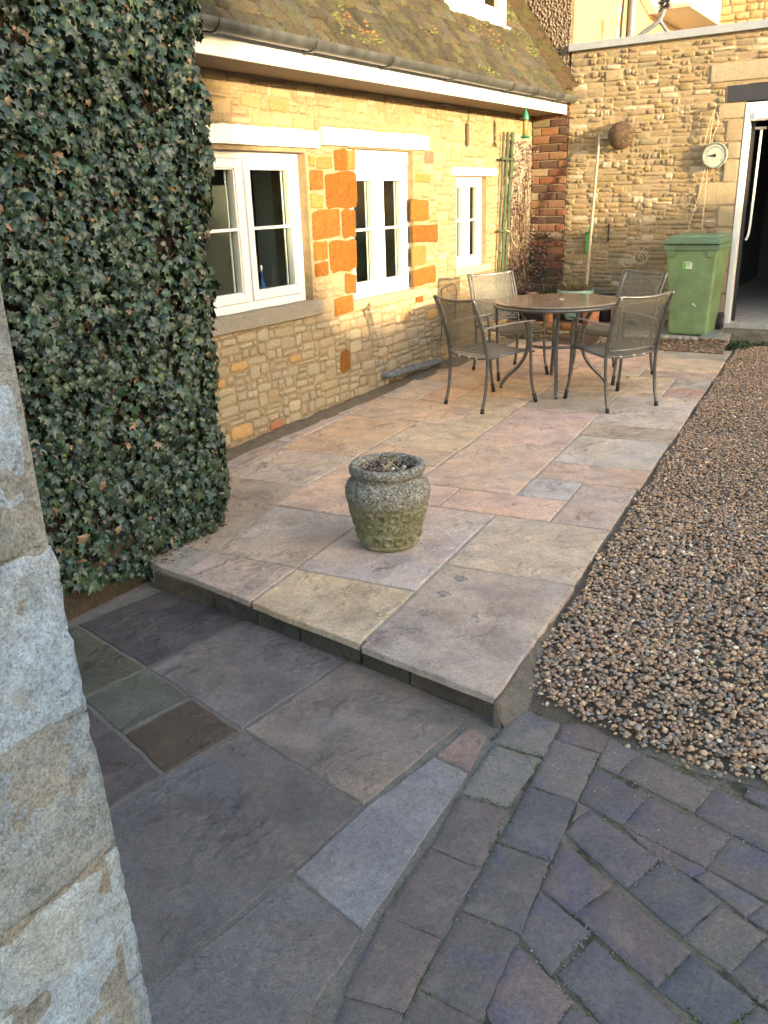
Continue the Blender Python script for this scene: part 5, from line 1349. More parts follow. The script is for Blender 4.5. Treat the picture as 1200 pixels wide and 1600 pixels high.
# ================================================================== GARDEN TABLE AND CHAIRS
def localobj(name, bm, mat, parent, smooth=True):
    me = bpy.data.meshes.new(name); bm.to_mesh(me); bm.free()
    if smooth: me.polygons.foreach_set('use_smooth', [True] * len(me.polygons))
    return link(name, me, mat, parent)
tx, ty = -2.355, 6.133
tab = thing('garden_table', 'round garden table with a bronze speckled top and four curved dark legs', 'table', (tx, ty, zp(ty)))
localobj('table_top', L([(0, .640), (.440, .640), (.455, .643), (.458, .650), (.455, .656), (.44, .658), (0, .658)], seg=72), 'table_top', tab, False)
localobj('rim', L([(.40, .612), (.452, .614), (.461, .622), (.461, .637), (.452, .6395), (.40, .6395)], seg=72), 'chair', tab)
for k in range(4):
    a = R(-66 + 90 * k); ca, sa = math.cos(a), math.sin(a)
    P = curve([(r * ca, r * sa, z) for r, z in ((.300, .612), (.265, .58), (.222, .50), (.205, .42), (.203, .33), (.225, .235), (.285, .15), (.355, .085), (.395, .03), (.400, .018))], 4)
    lg = localobj('leg', T(P, .0145, 10), 'chair', tab)
    localobj('foot', L([(.006, .018), (.006, .008), (.014, .006), (.014, 0)], (.400 * ca, .400 * sa, 0), 10), 'cap', lg)
bm = bmesh.new(); tube(bm, [(.200 * math.cos(t), .200 * math.sin(t), .335) for t in [2 * math.pi * k / 40 for k in range(41)]], .011, 8, False); localobj('ring', bm, 'chair', tab)
bm = bmesh.new(); tube(bm, [(.300 * math.cos(t), .300 * math.sin(t), .606) for t in [2 * math.pi * k / 40 for k in range(41)]], .012, 8, False); localobj('apron_ring', bm, 'chair', tab)
localobj('parasol_plug', L([(0, .6585), (.022, .6585), (.020, .663), (0, .664)], (.02, .03, 0), 16), 'clock_rim', tab)

def make_chair():
    t = thing('garden_chair', 'x', 'chair')
    for s in (-1, 1):
        P = curve([(s * .205, -.255, .012), (s * .203, -.222, .13), (s * .205, -.205, .30), (s * .208, -.212, .42), (s * .210, -.245, .56), (s * .210, -.290, .69), (s * .210, -.335, .785)], 4)
        lg = localobj('back_post', T(P, .0115, 8), 'chair', t)
        localobj('foot_cap', T([P[0] - Vector((0, 0, .012)), P[1]], .0145, 8), 'cap', lg)
        P = curve([(s * .232, .240, .012), (s * .222, .205, .15), (s * .220, .192, .34), (s * .222, .185, .50), (s * .224, .175, .572), (s * .224, .150, .586)], 4)
        fl_ = localobj('leg', T(P, .0115, 8), 'chair', t)
        localobj('foot_cap', T([P[0] - Vector((0, 0, .012)), P[2]], .0145, 8), 'cap', fl_)
        bm = bmesh.new()
        for k in range(14):
            y = .215 - .47 * k / 13; z = .590 + .008 * math.sin(k / 13 * math.pi) - .006 * (k / 13); wv = .014
            for dx in (-wv, wv): bm.verts.new((s * .224 + dx - s * .012 * (k / 13), y, z))
            for dx in (-wv, wv): bm.verts.new((s * .224 + dx - s * .012 * (k / 13), y, z - .006))
        bm.verts.ensure_lookup_table()
        for k in range(13):
            a = k * 4; b = a + 4
            for p, q in ((0, 1), (1, 3), (3, 2), (2, 0)): bm.faces.new([bm.verts[i] for i in (a + p, a + q, b + q, b + p)])
        bm.faces.new([bm.verts[i] for i in (0, 2, 3, 1)]); bm.faces.new([bm.verts[i] for i in (52, 53, 55, 54)])
        bmesh.ops.recalc_face_normals(bm, faces=bm.faces); localobj('armrest', bm, 'alu_arm', t)
        localobj('seat_rail', T([(s * .205, -.208, .372), (s * .212, 0, .382), (s * .219, .19, .392)], .010, 8), 'chair', t)
    # seat sheet: dished, rolled down at the front
    def sheet_(fn, nu, nv, name, mat):
        bm = bmesh.new(); G = [[bm.verts.new(fn(i / nu, j / nv)) for j in range(nv + 1)] for i in range(nu + 1)]
        for i in range(nu):
            for j in range(nv): bm.faces.new((G[i][j], G[i + 1][j], G[i + 1][j + 1], G[i][j + 1]))
        return localobj(name, bm, mat, t)
    def seat(u, v):
        y = -.205 + v * .435; x = (u - .5) * 2 * (.200 + .014 * v)
        z = .378 + .016 * v - .018 * (1 - (2 * u - 1) ** 2) * (1 - .6 * v) - max(0, v - .88) * .22
        return (x, y, z)
    st_ = sheet_(seat, 14, 16, 'seat', 'seat_mesh')
    rim = [seat(u / 14, 1) for u in range(15)]
    rb = [seat(u / 14, 0) for u in range(15)]
    localobj('seat_edge', T([Vector(p) for p in rim], .008, 6), 'chair', t); localobj('seat_edge', T([Vector(p) for p in rb], .009, 6), 'chair', t)
    def post(z):
        for (a, b) in zip(((.385, -.210), (.42, -.212), (.56, -.245), (.69, -.290), (.785, -.335)), ((.42, -.212), (.56, -.245), (.69, -.290), (.785, -.335), (.9, -.39))):
            if z <= b[0]: return a[1] + (b[1] - a[1]) * (z - a[0]) / (b[0] - a[0])
        return -.335
    def back(u, v):
        z = .412 + v * .362; x = (u - .5) * 2 * .186
        y = post(z) + .008 - .030 * (1 - (2 * u - 1) ** 2)
        return (x, y, z + .0 - .010 * (1 - (2 * u - 1) ** 2) * (v > .9))
    sheet_(back, 14, 12, 'backrest', 'mesh')
    bm = bmesh.new()
    for v in (0, 1): tube(bm, [Vector(back(u / 14, v)) for u in range(15)], .0065, 6)
    for u in (0, 1): tube(bm, [Vector(back(u, v / 12)) for v in range(13)], .0065, 6)
    localobj('back_frame', bm, 'chair_light', t)
    tp = [back(u / 14, 1) for u in range(15)]
    bm = bmesh.new(); tube(bm, [Vector((-.210, -.331, .776))] + [Vector(p) + Vector((0, -.004, .004)) for p in tp] + [Vector((.210, -.331, .776))], .009, 8); localobj('top_rail', bm, 'chair', t)
    bm = bmesh.new()
    for s in (-1, 1): tube(bm, [(s * .210, post(.45), .45), (s * .186, post(.45) + .008, .45)], .005, 6); tube(bm, [(s * .210, post(.72), .72), (s * .186, post(.72) + .008, .72)], .005, 6)
    localobj('spacer', bm, 'chair', t)
    bm = bmesh.new()
    for x in (-.09, .02, .10): box(bm, x - .010, x + .010, -.217, -.200, .352, .372, bev=.002)
    localobj('clip', bm, 'alu', t)
    return t
MT['alu_arm'] = simple('worn_arm_metal', (.24, .22, .19), .4, metal=.4, vary=.3); MT['chair_light'] = simple('worn_frame_metal', (.20, .195, .18), .36, metal=.5, vary=.3)
MT['seat_mesh'] = MT['mesh'].copy(); MT['seat_mesh'].name = 'seat_metal_mesh'
for n_ in MT['seat_mesh'].node_tree.nodes:
    if n_.type == 'MIX_SHADER': n_.inputs[0].default_value = .12
def copy_tree(o, parent=None):
    c = o.copy(); COL.objects.link(c); c.parent = parent
    for ch in list(o.children): copy_tree(ch, c)
    return c
c0 = make_chair()
for i, (x, y, a, lab) in enumerate([(-2.603, 5.527, -22.5, 'metal mesh garden chair nearest the cottage wall, its back to us'), (-2.886, 6.485, -126.8, 'metal mesh garden chair in front of the climbing plant, facing us across the table'),
                                    (-1.821, 5.867, 52.7, 'dark mesh garden chair with its back to us, nearest the gravel'), (-2.072, 6.661, 156.3, 'metal mesh garden chair beside the green bin, partly behind the nearest right chair')]):
    c = c0 if i == 0 else copy_tree(c0)
    tilt = Matrix.Rotation(math.atan(K), 3, 'X')
    c.rotation_euler = (tilt @ Matrix.Rotation(R(a), 3, 'Z')).to_euler(); c.location = (x, y, zp(y)); c.scale = (.97, 1.0, 1.0)
    c['label'] = lab; c['category'] = 'chair'; c['group'] = 'metal mesh chairs around the garden table'

# ================================================================== WHEELIE BIN
bx, by, bz = -1.845, 8.235, .243
bn = thing('wheelie_bin', 'tall green wheelie bin with a closed lid standing against the garage wall', 'wheelie bin', (bx, by, bz))
def taper(x0, x1, y0, y1, z0, X0, X1, Y0, Y1, z1, bev=.015):
    bm = bmesh.new(); v = [bm.verts.new(p) for p in ((x0, y0, z0), (x1, y0, z0), (x1, y1, z0), (x0, y1, z0), (X0, Y0, z1), (X1, Y0, z1), (X1, Y1, z1), (X0, Y1, z1))]
    for f in ((3, 2, 1, 0), (4, 5, 6, 7), (0, 1, 5, 4), (1, 2, 6, 5), (2, 3, 7, 6), (3, 0, 4, 7)): bm.faces.new([v[i] for i in f])
    if bev: bmesh.ops.bevel(bm, geom=bm.edges[:], offset=bev, segments=3, profile=.6, affect='EDGES')
    return bm
body = obj('body', taper(bx - .155, bx + .185, by - .20, by + .19, bz + .005, bx - .225, bx + .225, by - .235, by + .235, bz + .78, .028), 'bin', bn, smooth=False)
obj('rim', taper(bx - .238, bx + .238, by - .250, by + .250, bz + .745, bx - .240, bx + .240, by - .252, by + .252, bz + .792, .008), 'bin_lid', bn)
lid = obj('lid', taper(bx - .243, bx + .243, by - .262, by + .250, bz + .795, bx - .238, bx + .238, by - .250, by + .248, bz + .842, .012), 'bin_lid', bn)
obj('lid_top', taper(bx - .225, bx + .225, by - .235, by + .24, bz + .843, bx - .19, bx + .19, by - .19, by + .2, bz + .872, .012), 'bin_lid', lid)
obj('lid_lip', B(bx - .236, bx + .236, by - .272, by - .258, bz + .802, bz + .822, bev=.004), 'bin_lid', lid)
for s in (-1, 1):
    bm = bmesh.new(); tube(bm, [(bx + s * .165 + (.03 if s > 0 else -.01), by + .20, bz + .085), (bx + s * .205 + (.03 if s > 0 else -.01), by + .20, bz + .085)], .085, 20)
    wh = obj('wheel', bm, 'cap', bn, smooth=False)
    bm = bmesh.new(); tube(bm, [(bx + s * .206 + (.03 if s > 0 else -.01), by + .20, bz + .085), (bx + s * .210 + (.03 if s > 0 else -.01), by + .20, bz + .085)], .035, 16); obj('hub', bm, 'gutter', wh)
    obj('gusset', taper(bx + s * .17 - .03, bx + s * .17 + .03, by - .243, by - .22, bz + .69, bx + s * .18 - .04, bx + s * .18 + .04, by - .25, by - .22, bz + .744, .003), 'bin', bn)
obj('handle', T([(bx - .2, by + .27, bz + .80), (bx + .2, by + .27, bz + .80)], .015, 10), 'bin_lid', bn)
yl = by - .2275
stk = obj('sticker', B(bx - .068, bx + .020, yl - .0015, yl + .01, bz + .585, bz + .655), 'sticker_g', bn)
obj('sticker_panel', B(bx - .037, bx + .014, yl - .0028, yl, bz + .590, bz + .638), 'sticker_w', stk)
for k in range(5): obj('print_line', B(bx - .060 + (.026 if k > 0 else 0), bx + .010 - (k % 2) * .012, yl - .0042, yl - .0029, bz + .6425 - k * .0095 if k else bz + .645, bz + .6455 - k * .0095 if k else bz + .650), 'pot_black' if k else 'sticker_w', stk)
for (dx, dz, r_) in ((.05, .285, .010), (.068, .270, .008), (.062, .275, .005)):
    obj('paint_splash', taper(bx + dx - r_, bx + dx + r_, by - .2135, by - .205, bz + dz - r_ * .5, bx + dx - r_ * .7, bx + dx + r_ * .8, by - .2145, by - .205, bz + dz + r_ * .5, 0), 'sticker_w', bn)

# ================================================================== THINGS ON THE FAR WALL
ck = thing('wall_dial', 'round outdoor dial with a pale face and green rim beside the garage door', 'clock', (-1.832, YB - .05, 1.768))
def disc(name, prof_, mat, par, c, seg=36):
    bm = bmesh.new(); lathe(bm, prof_, seg=seg); bmesh.ops.rotate(bm, verts=bm.verts, matrix=Matrix.Rotation(R(90), 3, 'X')); bmesh.ops.translate(bm, verts=bm.verts, vec=c)
    bmesh.ops.recalc_face_normals(bm, faces=bm.faces); return obj(name, bm, mat, par, smooth=False)
cc = Vector((-1.832, YB - .022, 1.768))
disc('casing', [(.100, 0), (.108, .015), (.110, .034), (.103, .044), (.094, .042), (.092, .036), (0, .036)], 'clock_rim', ck, cc)
disc('face', [(.0915, .0361), (.0915, .038), (0, .038)], 'clock_face', ck, cc)
disc('inner_ring', [(.060, .0382), (.060, .0386), (.0, .0386)], 'clock_face', ck, cc)
disc('boss', [(.014, .038), (.012, .046), (0, .047)], 'black', ck, cc, 16)
yk = cc.y - .0405
obj('needle', taper(cc.x - .052, cc.x, yk - .002, yk, cc.z - .006, cc.x - .050, cc.x, yk - .002, yk, cc.z + .004, 0), 'black', ck)
for k in range(24):
    a = R(-130 + k * 260 / 23); m_ = Matrix.Translation((cc.x, yk + .001, cc.z)) @ Matrix.Rotation(a, 4, 'Y')
    obj('tick', B(-.0012, .0012, -.001, .001, .066, .078, mat=m_), 'black', ck)
obj('cord', T(curve([(-1.872, YB - .05, 2.150), (-1.90, YB - .045, 2.05), (-1.925, YB - .045, 1.93), (-1.93, YB - .04, 1.86)], 4), .0028, 5), 'twine', ck)
obj('cord', T([(-1.868, YB - .05, 2.150), (-1.885, YB - .045, 2.0), (-1.89, YB - .04, 1.87)], .0028, 5), 'twine', ck)
obj('cord', T(curve([(-1.853, YB - .05, 2.12), (-1.83, YB - .045, 2.03), (-1.86, YB - .045, 1.95), (-1.87, YB - .04, 1.87)], 4), .0028, 5), 'twine', ck)
obj('nail', T([(-1.868, YB + .01, 2.155), (-1.868, YB - .065, 2.16)], .008, 8), 'stem', ck)
ln = thing('washing_line', 'two thin cords hanging from the dial down to the green bin', 'cord', (-1.9, YB - .04, 1.6))
obj('cord', T([(-1.905, YB - .045, 1.68), (-1.94, YB - .05, 1.45), (-2.01, YB - .06, 1.13)], .0028, 5), 'twine', ln)
obj('cord', T([(-1.885, YB - .045, 1.68), (-1.885, YB - .05, 1.4), (-1.882, YB - .06, 1.13)], .0028, 5), 'twine', ln)
cg = thing('wire_basket', 'round brown wire mesh basket mounted on the stone wall above the wooden prop', 'wall basket', (-2.70, YB - .02, 1.99))
bc = Vector((-2.70, YB - .022, 1.985))
for k in range(8):
    r_ = .115 * math.cos(k / 8 * math.pi / 2) + .004; d_ = .125 * math.sin(k / 8 * math.pi / 2)
    obj('hoop', T([(bc.x + r_ * math.cos(t), bc.y - d_, bc.z + r_ * math.sin(t)) for t in [2 * math.pi * q / 24 for q in range(25)]], .0042, 5, False), 'stem', cg)
for k in range(14):
    t = math.pi * k / 14
    obj('rib', T([(bc.x + .118 * math.cos(a) * math.cos(t), bc.y - .125 * math.sin(a), bc.z + .118 * math.cos(a) * math.sin(t)) for a in [math.pi * q / 12 for q in range(13)]], .0038, 5, False), 'stem', cg)
disc('back_plate', [(.05, 0), (.05, .01), (0, .012)], 'stem', cg, bc)
disc('dark_core', [(.05, .01), (.055, .05), (.03, .075), (0, .078)], 'black', cg, bc)
bk = thing('basket_bracket', 'short grey arm on the wall joining the wooden prop to the wire basket', 'bracket', (-2.85, YB - .03, 1.97))
obj('arm', B(-2.90, -2.80, YB - .045, YB - .02, 1.965, 1.985, bev=.004), 'wood', bk)
pl = thing('wooden_prop', 'long thin wooden pole leaning against the far stone wall', 'pole', (-2.86, 8.2, .33))
obj('pole', T([(-2.853, 8.17, .325), (-2.866, 8.27, .9), (-2.893, 8.48, 1.995)], [.014, .014, .012], 10), 'wood', pl)
gb_ = thing('hose_clip', 'small bright green plastic clip hanging on the wall behind the wooden prop', 'clip', (-2.95, YB - .03, 1.05))
obj('clip_body', taper(-2.990, -2.955, YB - .05, YB - .02, .93, -2.995, -2.925, YB - .05, YB - .02, 1.13, .010), 'green', gb_)
obj('clip_hook', T(curve([(-2.965, YB - .035, 1.13), (-2.965, YB - .06, 1.16), (-2.97, YB - .02, 1.18)], 4), .006, 6), 'green', gb_)
obj('wire_ring', T([(-2.97 + .012 * math.cos(t), YB - .055, 1.12 + .012 * math.sin(t)) for t in [2 * math.pi * q / 12 for q in range(13)]], .003, 5, False), 'black', gb_)
hk = thing('iron_hook', 'small dark iron hook fixed to the stone wall right of the wooden prop', 'hook', (-2.76, YB - .02, 1.12))
obj('hook', T(curve([(-2.770, YB - .015, 1.17), (-2.772, YB - .02, 1.05), (-2.765, YB - .03, 1.04), (-2.755, YB - .045, 1.08)], 4), .005, 6), 'black', hk)
obj('hook_plate', B(-2.778, -2.762, YB - .022, YB - .012, 1.10, 1.20, bev=.003), 'black', hk)
wc = thing('wire_coil', 'loose coils of pale wire hanging on the wall left of the bin', 'wire', (-2.5, YB - .04, .88))
for k, (x, z, r_) in enumerate([(-2.56, .86, .060), (-2.555, .855, .052), (-2.44, .885, .062), (-2.435, .89, .055), (-2.45, .88, .045), (-2.40, .90, .04)]):
    obj('loop', T([(x + r_ * math.cos(t) * 1.05, YB - .045 + .01 * math.sin(t * 2 + k), z + r_ * math.sin(t)) for t in [2 * math.pi * q / 20 for q in range(21)]], .0032, 5, False), 'twine', wc)
obj('tail', T(curve([(-2.51, YB - .045, .82), (-2.47, YB - .05, .87), (-2.42, YB - .05, .96), (-2.37, YB - .04, .99)], 4), .003, 5), 'twine', wc)
# door-side weeds
wd_ = thing('weed_clump', 'small green weeds growing at the edge of the gravel by the garage doorway', 'weeds', (-1.38, 8.2, .15))
V, F = [], []; k = 0
for i in range(420):
    x, y = rnd.gauss(-1.40, .06), rnd.gauss(8.17, .09); 
    if i > 260: x, y = rnd.uniform(-1.4, -.9), rnd.gauss(8.26, .03)
    a = rnd.uniform(0, 6.28); h = rnd.uniform(.01, .05); s = rnd.uniform(.003, .010); b = Vector((x, y, .145)); d = Vector((math.cos(a), math.sin(a), 0))
    V += [b, b + d * s * 2 + Vector((0, 0, h)), b + Vector((-d.y, d.x, 0)) * s + Vector((0, 0, h * .8)), b + d * s * 3.2 + Vector((-d.y, d.x, 0)) * s * 1.3 + Vector((0, 0, h * 1.1))]; F += [(k, k + 1, k + 2), (k + 1, k + 3, k + 2)]; k += 4
arrays('blades', np.array([tuple(p) for p in V]), np.array(F), 'grass', wd_)['kind'] = 'stuff'

# ================================================================== FEEDER, TRELLIS, CLIMBER, POTS
fx, fy_, fz = XF - .012, 7.585, 2.200
fd = thing('bird_feeder', 'green topped tube bird feeder hanging from the white fascia', 'bird feeder', (fx, fy_, 1.98))
cF = (fx, fy_, 1.962)
obj('cap', L([(.030, .150), (.030, .162), (.026, .185), (.014, .215), (.006, .228), (0, .230)], cF, 18), 'feeder', fd)
obj('tube', L([(.026, .018), (.026, .150)], cF, 18), 'tube_glass', fd, smooth=True)
obj('seed', L([(0, .02), (.023, .02), (.023, .142), (0, .142)], cF, 16), 'seed', fd, smooth=True)
obj('rod', T([(fx + .027, fy_ - .01, 1.98), (fx + .027, fy_ - .01, 2.11)], .0025, 6), 'alu', fd)
obj('tray', L([(.0, .0), (.030, .0), (.044, .008), (.046, .013), (.030, .016), (.027, .024), (0, .024)], cF, 20), 'feeder', fd)
obj('hanger', T(curve([(fx, fy_, 2.19), (fx + .006, fy_, 2.205), (fx + .030, fy_, 2.212), (fx + .032, fy_, 2.235)], 4), .003, 6), 'green', fd)
tr_ = thing('folded_trellis', 'narrow folded green trellis standing upright against the cottage wall', 'trellis', (XW + .04, 7.85, .5))
for k, (yt, yb, xo) in enumerate([(7.80, 7.70, .03), (7.87, 7.755, .045), (7.92, 7.79, .028), (7.975, 7.83, .045), (8.03, 7.865, .03)]):
    n_ = 10; P = [(XW + xo + .004 * math.sin(q * 2.1 + k), yb + (yt - yb) * q / n_ + .004 * math.sin(q * 1.7 + k * 2), .42 + (2.045 - .42) * q / n_) for q in range(n_ + 1)]
    obj('upright', T(P, .014 if k in (1, 3) else .010, 6), 'trellis', tr_)
for z, l in ((1.80, .05), (1.17, .04)):
    obj('cross_bar', B(XW + .045, XW + .062, 7.70 - .0 + (z - .8) * .06 - l, 7.90 + (z - .8) * .06, z, z + .022, bev=.003), 'trellis', tr_)
obj('tie', T(curve([(XW + .07, 7.80, 1.18), (XW + .09, 7.87, 1.16), (XW + .07, 7.96, 1.08), (XW + .07, 8.05, 1.02)], 4), .003, 5), 'twine', tr_)
cl = thing('climbing_plant', 'half dead brown leaved climber on the wall beside the folded trellis', 'climber', (XW + .05, 8.25, .3))
obj('render_patch', B(XW - .001, XW + .010, 8.06, 8.52, .25, 2.03, bev=.003), 'grey_render', cl)
for k in range(22):
    y = rnd.uniform(8.0, 8.5); z = .30; P = [Vector((XW + .03, y, z))]
    while z < rnd.uniform(1.1, 1.98): z += .10; y += rnd.gauss(0, .03); y = min(max(y, 7.98), 8.50); P.append(Vector((XW + .03 + rnd.uniform(-.01, .02), y, z)))
    if len(P) > 2: obj('stem', T(P, rnd.uniform(.0025, .006), 5), 'stem', cl)
V, F, Cc = [], [], []; k = 0
for i in range(2700):
    if i < 1500:
        y = rnd.uniform(7.98, 8.50); z = rnd.uniform(.35, 1.98); p = Vector((XW + .02 + rnd.random() ** 2 * .07, y, z)); nr = Vector((1, -.2, .1))
        if noise.noise(Vector((y * 6, z * 5, 1))) < -.05 and rnd.random() < .8: continue
    else:
        x = rnd.uniform(-3.58, -3.20); z = rnd.uniform(.4, 1.15) ; p = Vector((x, YB - .02 - rnd.random() ** 2 * .06, z)); nr = Vector((.1, -1, .1))
        if noise.noise(Vector((x * 8, z * 7, 4))) < .05 or rnd.random() < (x + 3.58) * 1.6: continue
    nn = (nr + Vector((rnd.gauss(0, .5), rnd.gauss(0, .5), rnd.gauss(0, .5)))).normalized(); tip = Vector((rnd.gauss(0, .6), rnd.gauss(0, .6), -1)); tip = (tip - nn * tip.dot(nn)).normalized(); U_ = (-tip).cross(nn); sz = rnd.uniform(.018, .040)
    A3 = np.array([[U_[a] * sz * .8, -tip[a] * sz, nn[a] * sz * 1.5] for a in range(3)])
    V.append(LV @ A3.T + np.array(p)); F.append(LF + k); k += len(LV)
    Cc.append(np.tile(vary(rnd.choice([(.12, .06, .045), (.075, .045, .045), (.16, .09, .06), (.05, .035, .035), (.10, .08, .05)]), .35), (len(LF), 1)))
o = arrays('foliage', np.concatenate(V), np.concatenate(F), 'leaf_a', cl, np.concatenate(Cc)); o['kind'] = 'stuff'
# pots standing on the raised bed
def pot(name, label, cat, x, y, z, r0, r1, h, mat, group=None, fill='soil', sx=1, sy=1):
    t = thing(name, label, cat, (x, y, z), group)
    bm = L([(r0 * .9, 0), (r0, .005), (r1 * .97, h * .86), (r1 * 1.05, h * .87), (r1 * 1.07, h), (r1 * .97, h), (r1 * .94, h * .9), (0, h * .88)], seg=28)
    for v in bm.verts: v.co = Vector((x + v.co.x * sx, y + v.co.y * sy, z + v.co.z))
    obj('pot_body', bm, mat, t); bm = L([(0, h * .9), (r1 * .95, h * .9)], seg=20)
    for v in bm.verts: v.co = Vector((x + v.co.x * sx, y + v.co.y * sy, z + v.co.z + noise.noise(v.co * 40) * .01))
    obj('compost', bm, fill, t); return t
zb = .315
def tuft(t, x, y, z, rad, h, n, cols, name='dry_grass', lean=.6):
    V, F, Cc = [], [], []; k = 0
    for i in range(n):
        a = rnd.uniform(0, 6.28); r_ = rad * math.sqrt(rnd.random()); b = Vector((x + r_ * math.cos(a), y + r_ * math.sin(a), z)); hh = h * rnd.uniform(.4, 1)
        d = Vector((math.cos(a) * lean * r_ / rad + rnd.gauss(0, .25), math.sin(a) * lean * r_ / rad + rnd.gauss(0, .25), 1)).normalized(); s = Vector((-d.y, d.x + .01, 0)).normalized() * rnd.uniform(.0008, .003)
        m_ = b + d * hh * .6; e = b + d * hh + Vector((rnd.gauss(0, .02), rnd.gauss(0, .02), -.01))
        V += [b - s, b + s, m_ + s, m_ - s, e, e]; F += [(k, k + 1, k + 2), (k, k + 2, k + 3), (k + 3, k + 2, k + 4)]; k += 6; c = vary(rnd.choice(cols), .3); Cc += [c, c, c]
    o = arrays(name, np.array([tuple(p) for p in V]), np.array(F), 'leaf_a', t, np.array(Cc)); o['kind'] = 'stuff'
pt = pot('bowl_planter', 'wide pale teal glazed bowl of dry grass behind the table', 'planter', -2.96, 8.20, zb + .01, .09, .168, .285, 'pot_teal')
tuft(pt, -2.96, 8.20, zb + .26, .13, .16, 900, [(.24, .18, .08), (.16, .14, .05), (.12, .11, .05), (.30, .22, .12)])
pt = pot('plant_pot', 'black round pot with a wispy plant at the foot of the brick corner', 'plant pot', -3.30, 8.30, zb, .09, .12, .20, 'pot_black')
tuft(pt, -3.30, 8.30, zb + .18, .08, .22, 160, [(.10, .07, .05), (.07, .08, .04)])
pt = pot('plant_trough', 'low black rectangular trough right behind the back left chair', 'plant trough', -3.33, 8.12, zb, .10, .12, .16, 'pot_black', sx=1.2, sy=.6)
pt = pot('plant_pot', 'small faded pink pot propped on the black trough', 'plant pot', -3.42, 8.22, zb + .14, .045, .062, .12, 'pot_pink')
tuft(pt, -3.42, 8.22, zb + .25, .03, .12, 60, [(.10, .07, .05)])
pt = pot('plant_pot', 'tall black pot tucked against the wall at the cottage corner', 'plant pot', -3.50, 8.36, zb, .08, .11, .24, 'pot_black')
pt = pot('plant_pot', 'black pot leaning to the right of the teal bowl behind the wooden prop', 'plant pot', -2.66, 8.26, zb, .075, .10, .25, 'pot_black')
pt = pot('plant_dish', 'small shallow teal green dish at the right end of the raised bed', 'dish', -2.52, 8.18, zb + .19, .06, .085, .04, 'pot_teal')
obj('stand', B(-2.57, -2.47, 8.12, 8.24, zb, zb + .19, bev=.01), 'terracotta', pt)
pt = pot('terracotta_pot', 'squat terracotta pot seen below the table top at the left', 'plant pot', -3.16, 8.08, zb - .01, .06, .085, .10, 'terracotta')
pt = pot('terracotta_pot', 'broad pale terracotta pot standing below the wooden prop', 'plant pot', -2.76, 8.11, zb - .01, .075, .085, .14, 'terracotta')

# paw marks and small stones lying about
def at(px_, py_, z0=0.0):
    d = (px_ - 600) / 1322 * rx - (py_ - 800) / 1322 * ux + wx; t = (z0 - K * 2.2 - 1.5) / (d.z - K * d.y); return Vector((t * d.x, t * d.y, 1.5 + t * d.z))
MT['damp'] = simple('dried_mud', (.27, .24, .225), .8)
for n_, (cx_, cy_, a) in enumerate([(*at(720, 906)[:2], .4), (*at(692, 930)[:2], .1), (*at(664, 960)[:2], .5), (*at(645, 988)[:2], .2)]):
    bm = bmesh.new()
    for (dx, dy, r_) in ((0, 0, .013), (-.024, .016, .0075), (-.010, .030, .008), (.010, .030, .0075), (.025, .014, .007)):
        c_, s_ = math.cos(a), math.sin(a); x, y = cx_ + dx * c_ - dy * s_, cy_ + dx * s_ + dy * c_
        q = [bm.verts.new((x + r_ * math.cos(t) * rnd.uniform(.8, 1.2), y + r_ * math.sin(t) * rnd.uniform(.8, 1.2), zp(y) + .0016)) for t in [2 * math.pi * k / 9 for k in range(9)]]; bm.faces.new(q)
    tag(obj('paw_print', bm, 'damp', None), ['muddy paw print furthest from the step edge on the large front slab', 'muddy paw print next to the furthest one on the front slab', 'muddy paw print second from the step edge on the front slab', 'muddy paw print closest to the step edge on the front slab'][n_], 'paw print', 'paw prints on the front slab')
V, F, Cc = [], [], []; k = 0
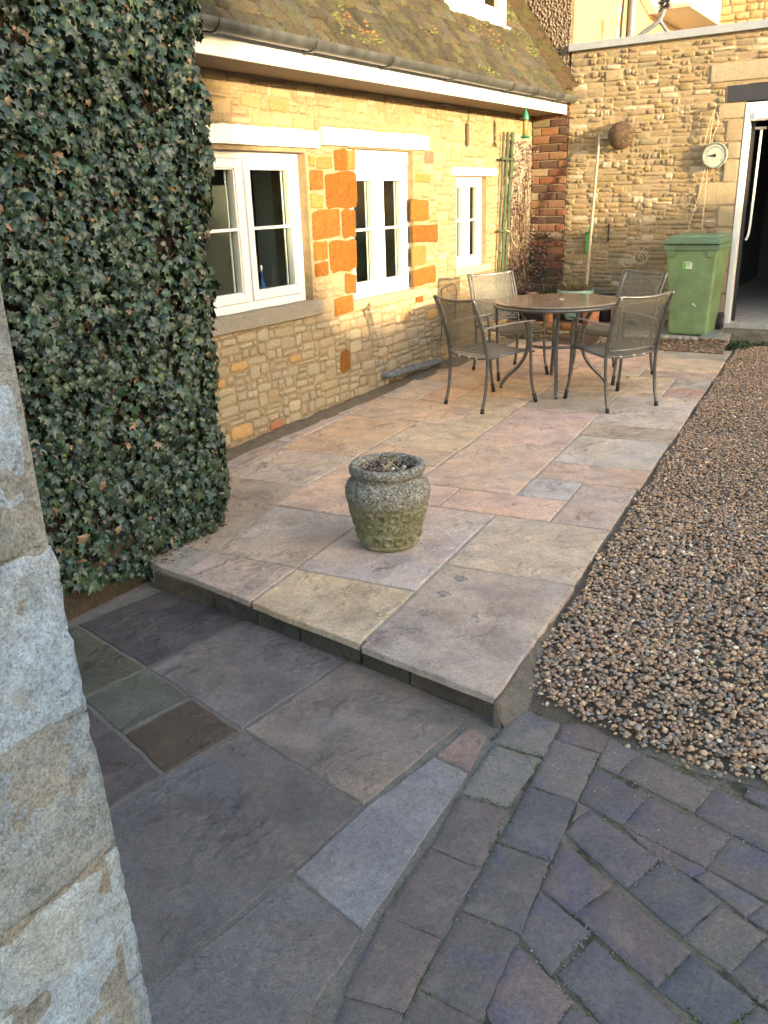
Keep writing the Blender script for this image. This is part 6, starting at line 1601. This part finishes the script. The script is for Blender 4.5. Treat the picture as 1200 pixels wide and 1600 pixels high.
for i in range(700):
    q = rnd.random()
    if q < .35: x = rnd.uniform(-3.45, -1.2); y = rnd.uniform(2.5, 7.8); z = zp(y)
    elif q < .5: x = px(3) + .05; y = rnd.uniform(2.3, 7.6); x = px(y) - abs(rnd.gauss(0, .03)); z = zp(y)
    else: x = rnd.gauss(-.5, .35); y = 2.20 - abs(rnd.gauss(0, .18)); z = -.1
    if y < 2.3 and x < -.95 or y < .9: continue
    if z == -.1 and y > edge_y(x): continue
    s = rnd.uniform(.0010, .0030) * (1.5 if rnd.random() < .05 else 1); c = vary(rnd.choice([(.10, .07, .05), (.2, .16, .12), (.4, .36, .3)]), .3)
    V.append(IV * np.array([s, s * .8, s * .6]) * npr.uniform(.7, 1.3, (12, 1)) + np.array([x, y, z + s * .5])); F.append(IF + k); k += 12; Cc.append(np.tile(c, (20, 1)))
o = arrays('stray_grit', np.concatenate(V), np.concatenate(F), 'pebble', None, np.concatenate(Cc)); tag(o, 'scattered grit and crumbs on the slabs and blocks', 'grit', kind='stuff')

# ================================================================== UNSEEN SHADE BUILDINGS (added out of view, outlines shaped to block the low sun)
def shade_prism(name, label, cat, prof_, x0, x1, mat):
    bm = bmesh.new(); a = [bm.verts.new((x0, y, z)) for y, z in prof_]; b = [bm.verts.new((x1, y, z)) for y, z in prof_]
    bm.faces.new(a); bm.faces.new(b[::-1])
    for i in range(len(prof_)): bm.faces.new((a[i], b[i], b[(i + 1) % len(prof_)], a[(i + 1) % len(prof_)]))
    bmesh.ops.recalc_face_normals(bm, faces=bm.faces); t = thing(name, label, cat, (x0, prof_[0][0], 0)); obj('wall', bm, mat, t); return t
SX = 14.0
nh = shade_prism('unseen_shade_house', 'unseen stone house added across the yard, its steep gable shaped to shade the patio', 'house', [(-12, -.2), (.32, -.2), (.32, 3.05), (-4.9, 10.4), (-12, 3.4)], SX - 6, SX, 'shade_building')
for (y, z) in ((-3.5, 1.2), (-7, 1.2), (-3.5, 3.8), (-7, 3.8)):
    f = obj('window', B(SX - 6.03, SX - 6.002, y, y + 1.0, z, z + 1.2), 'upvc', nh); obj('pane', B(SX - 6.035, SX - 6.031, y + .08, y + .92, z + .08, z + 1.12), 'glass', f)
yw = shade_prism('unseen_shade_wall', 'unseen tall stone wall added opposite the cottage, its top shaped to cast shade', 'wall', [(.33, -.2), (12.0, -.2), (12.0, 3.50), (4.1, 3.42), (3.2, 3.1), (1.6, 2.86), (.33, 2.98)], SX - .5, SX, 'shade_building')
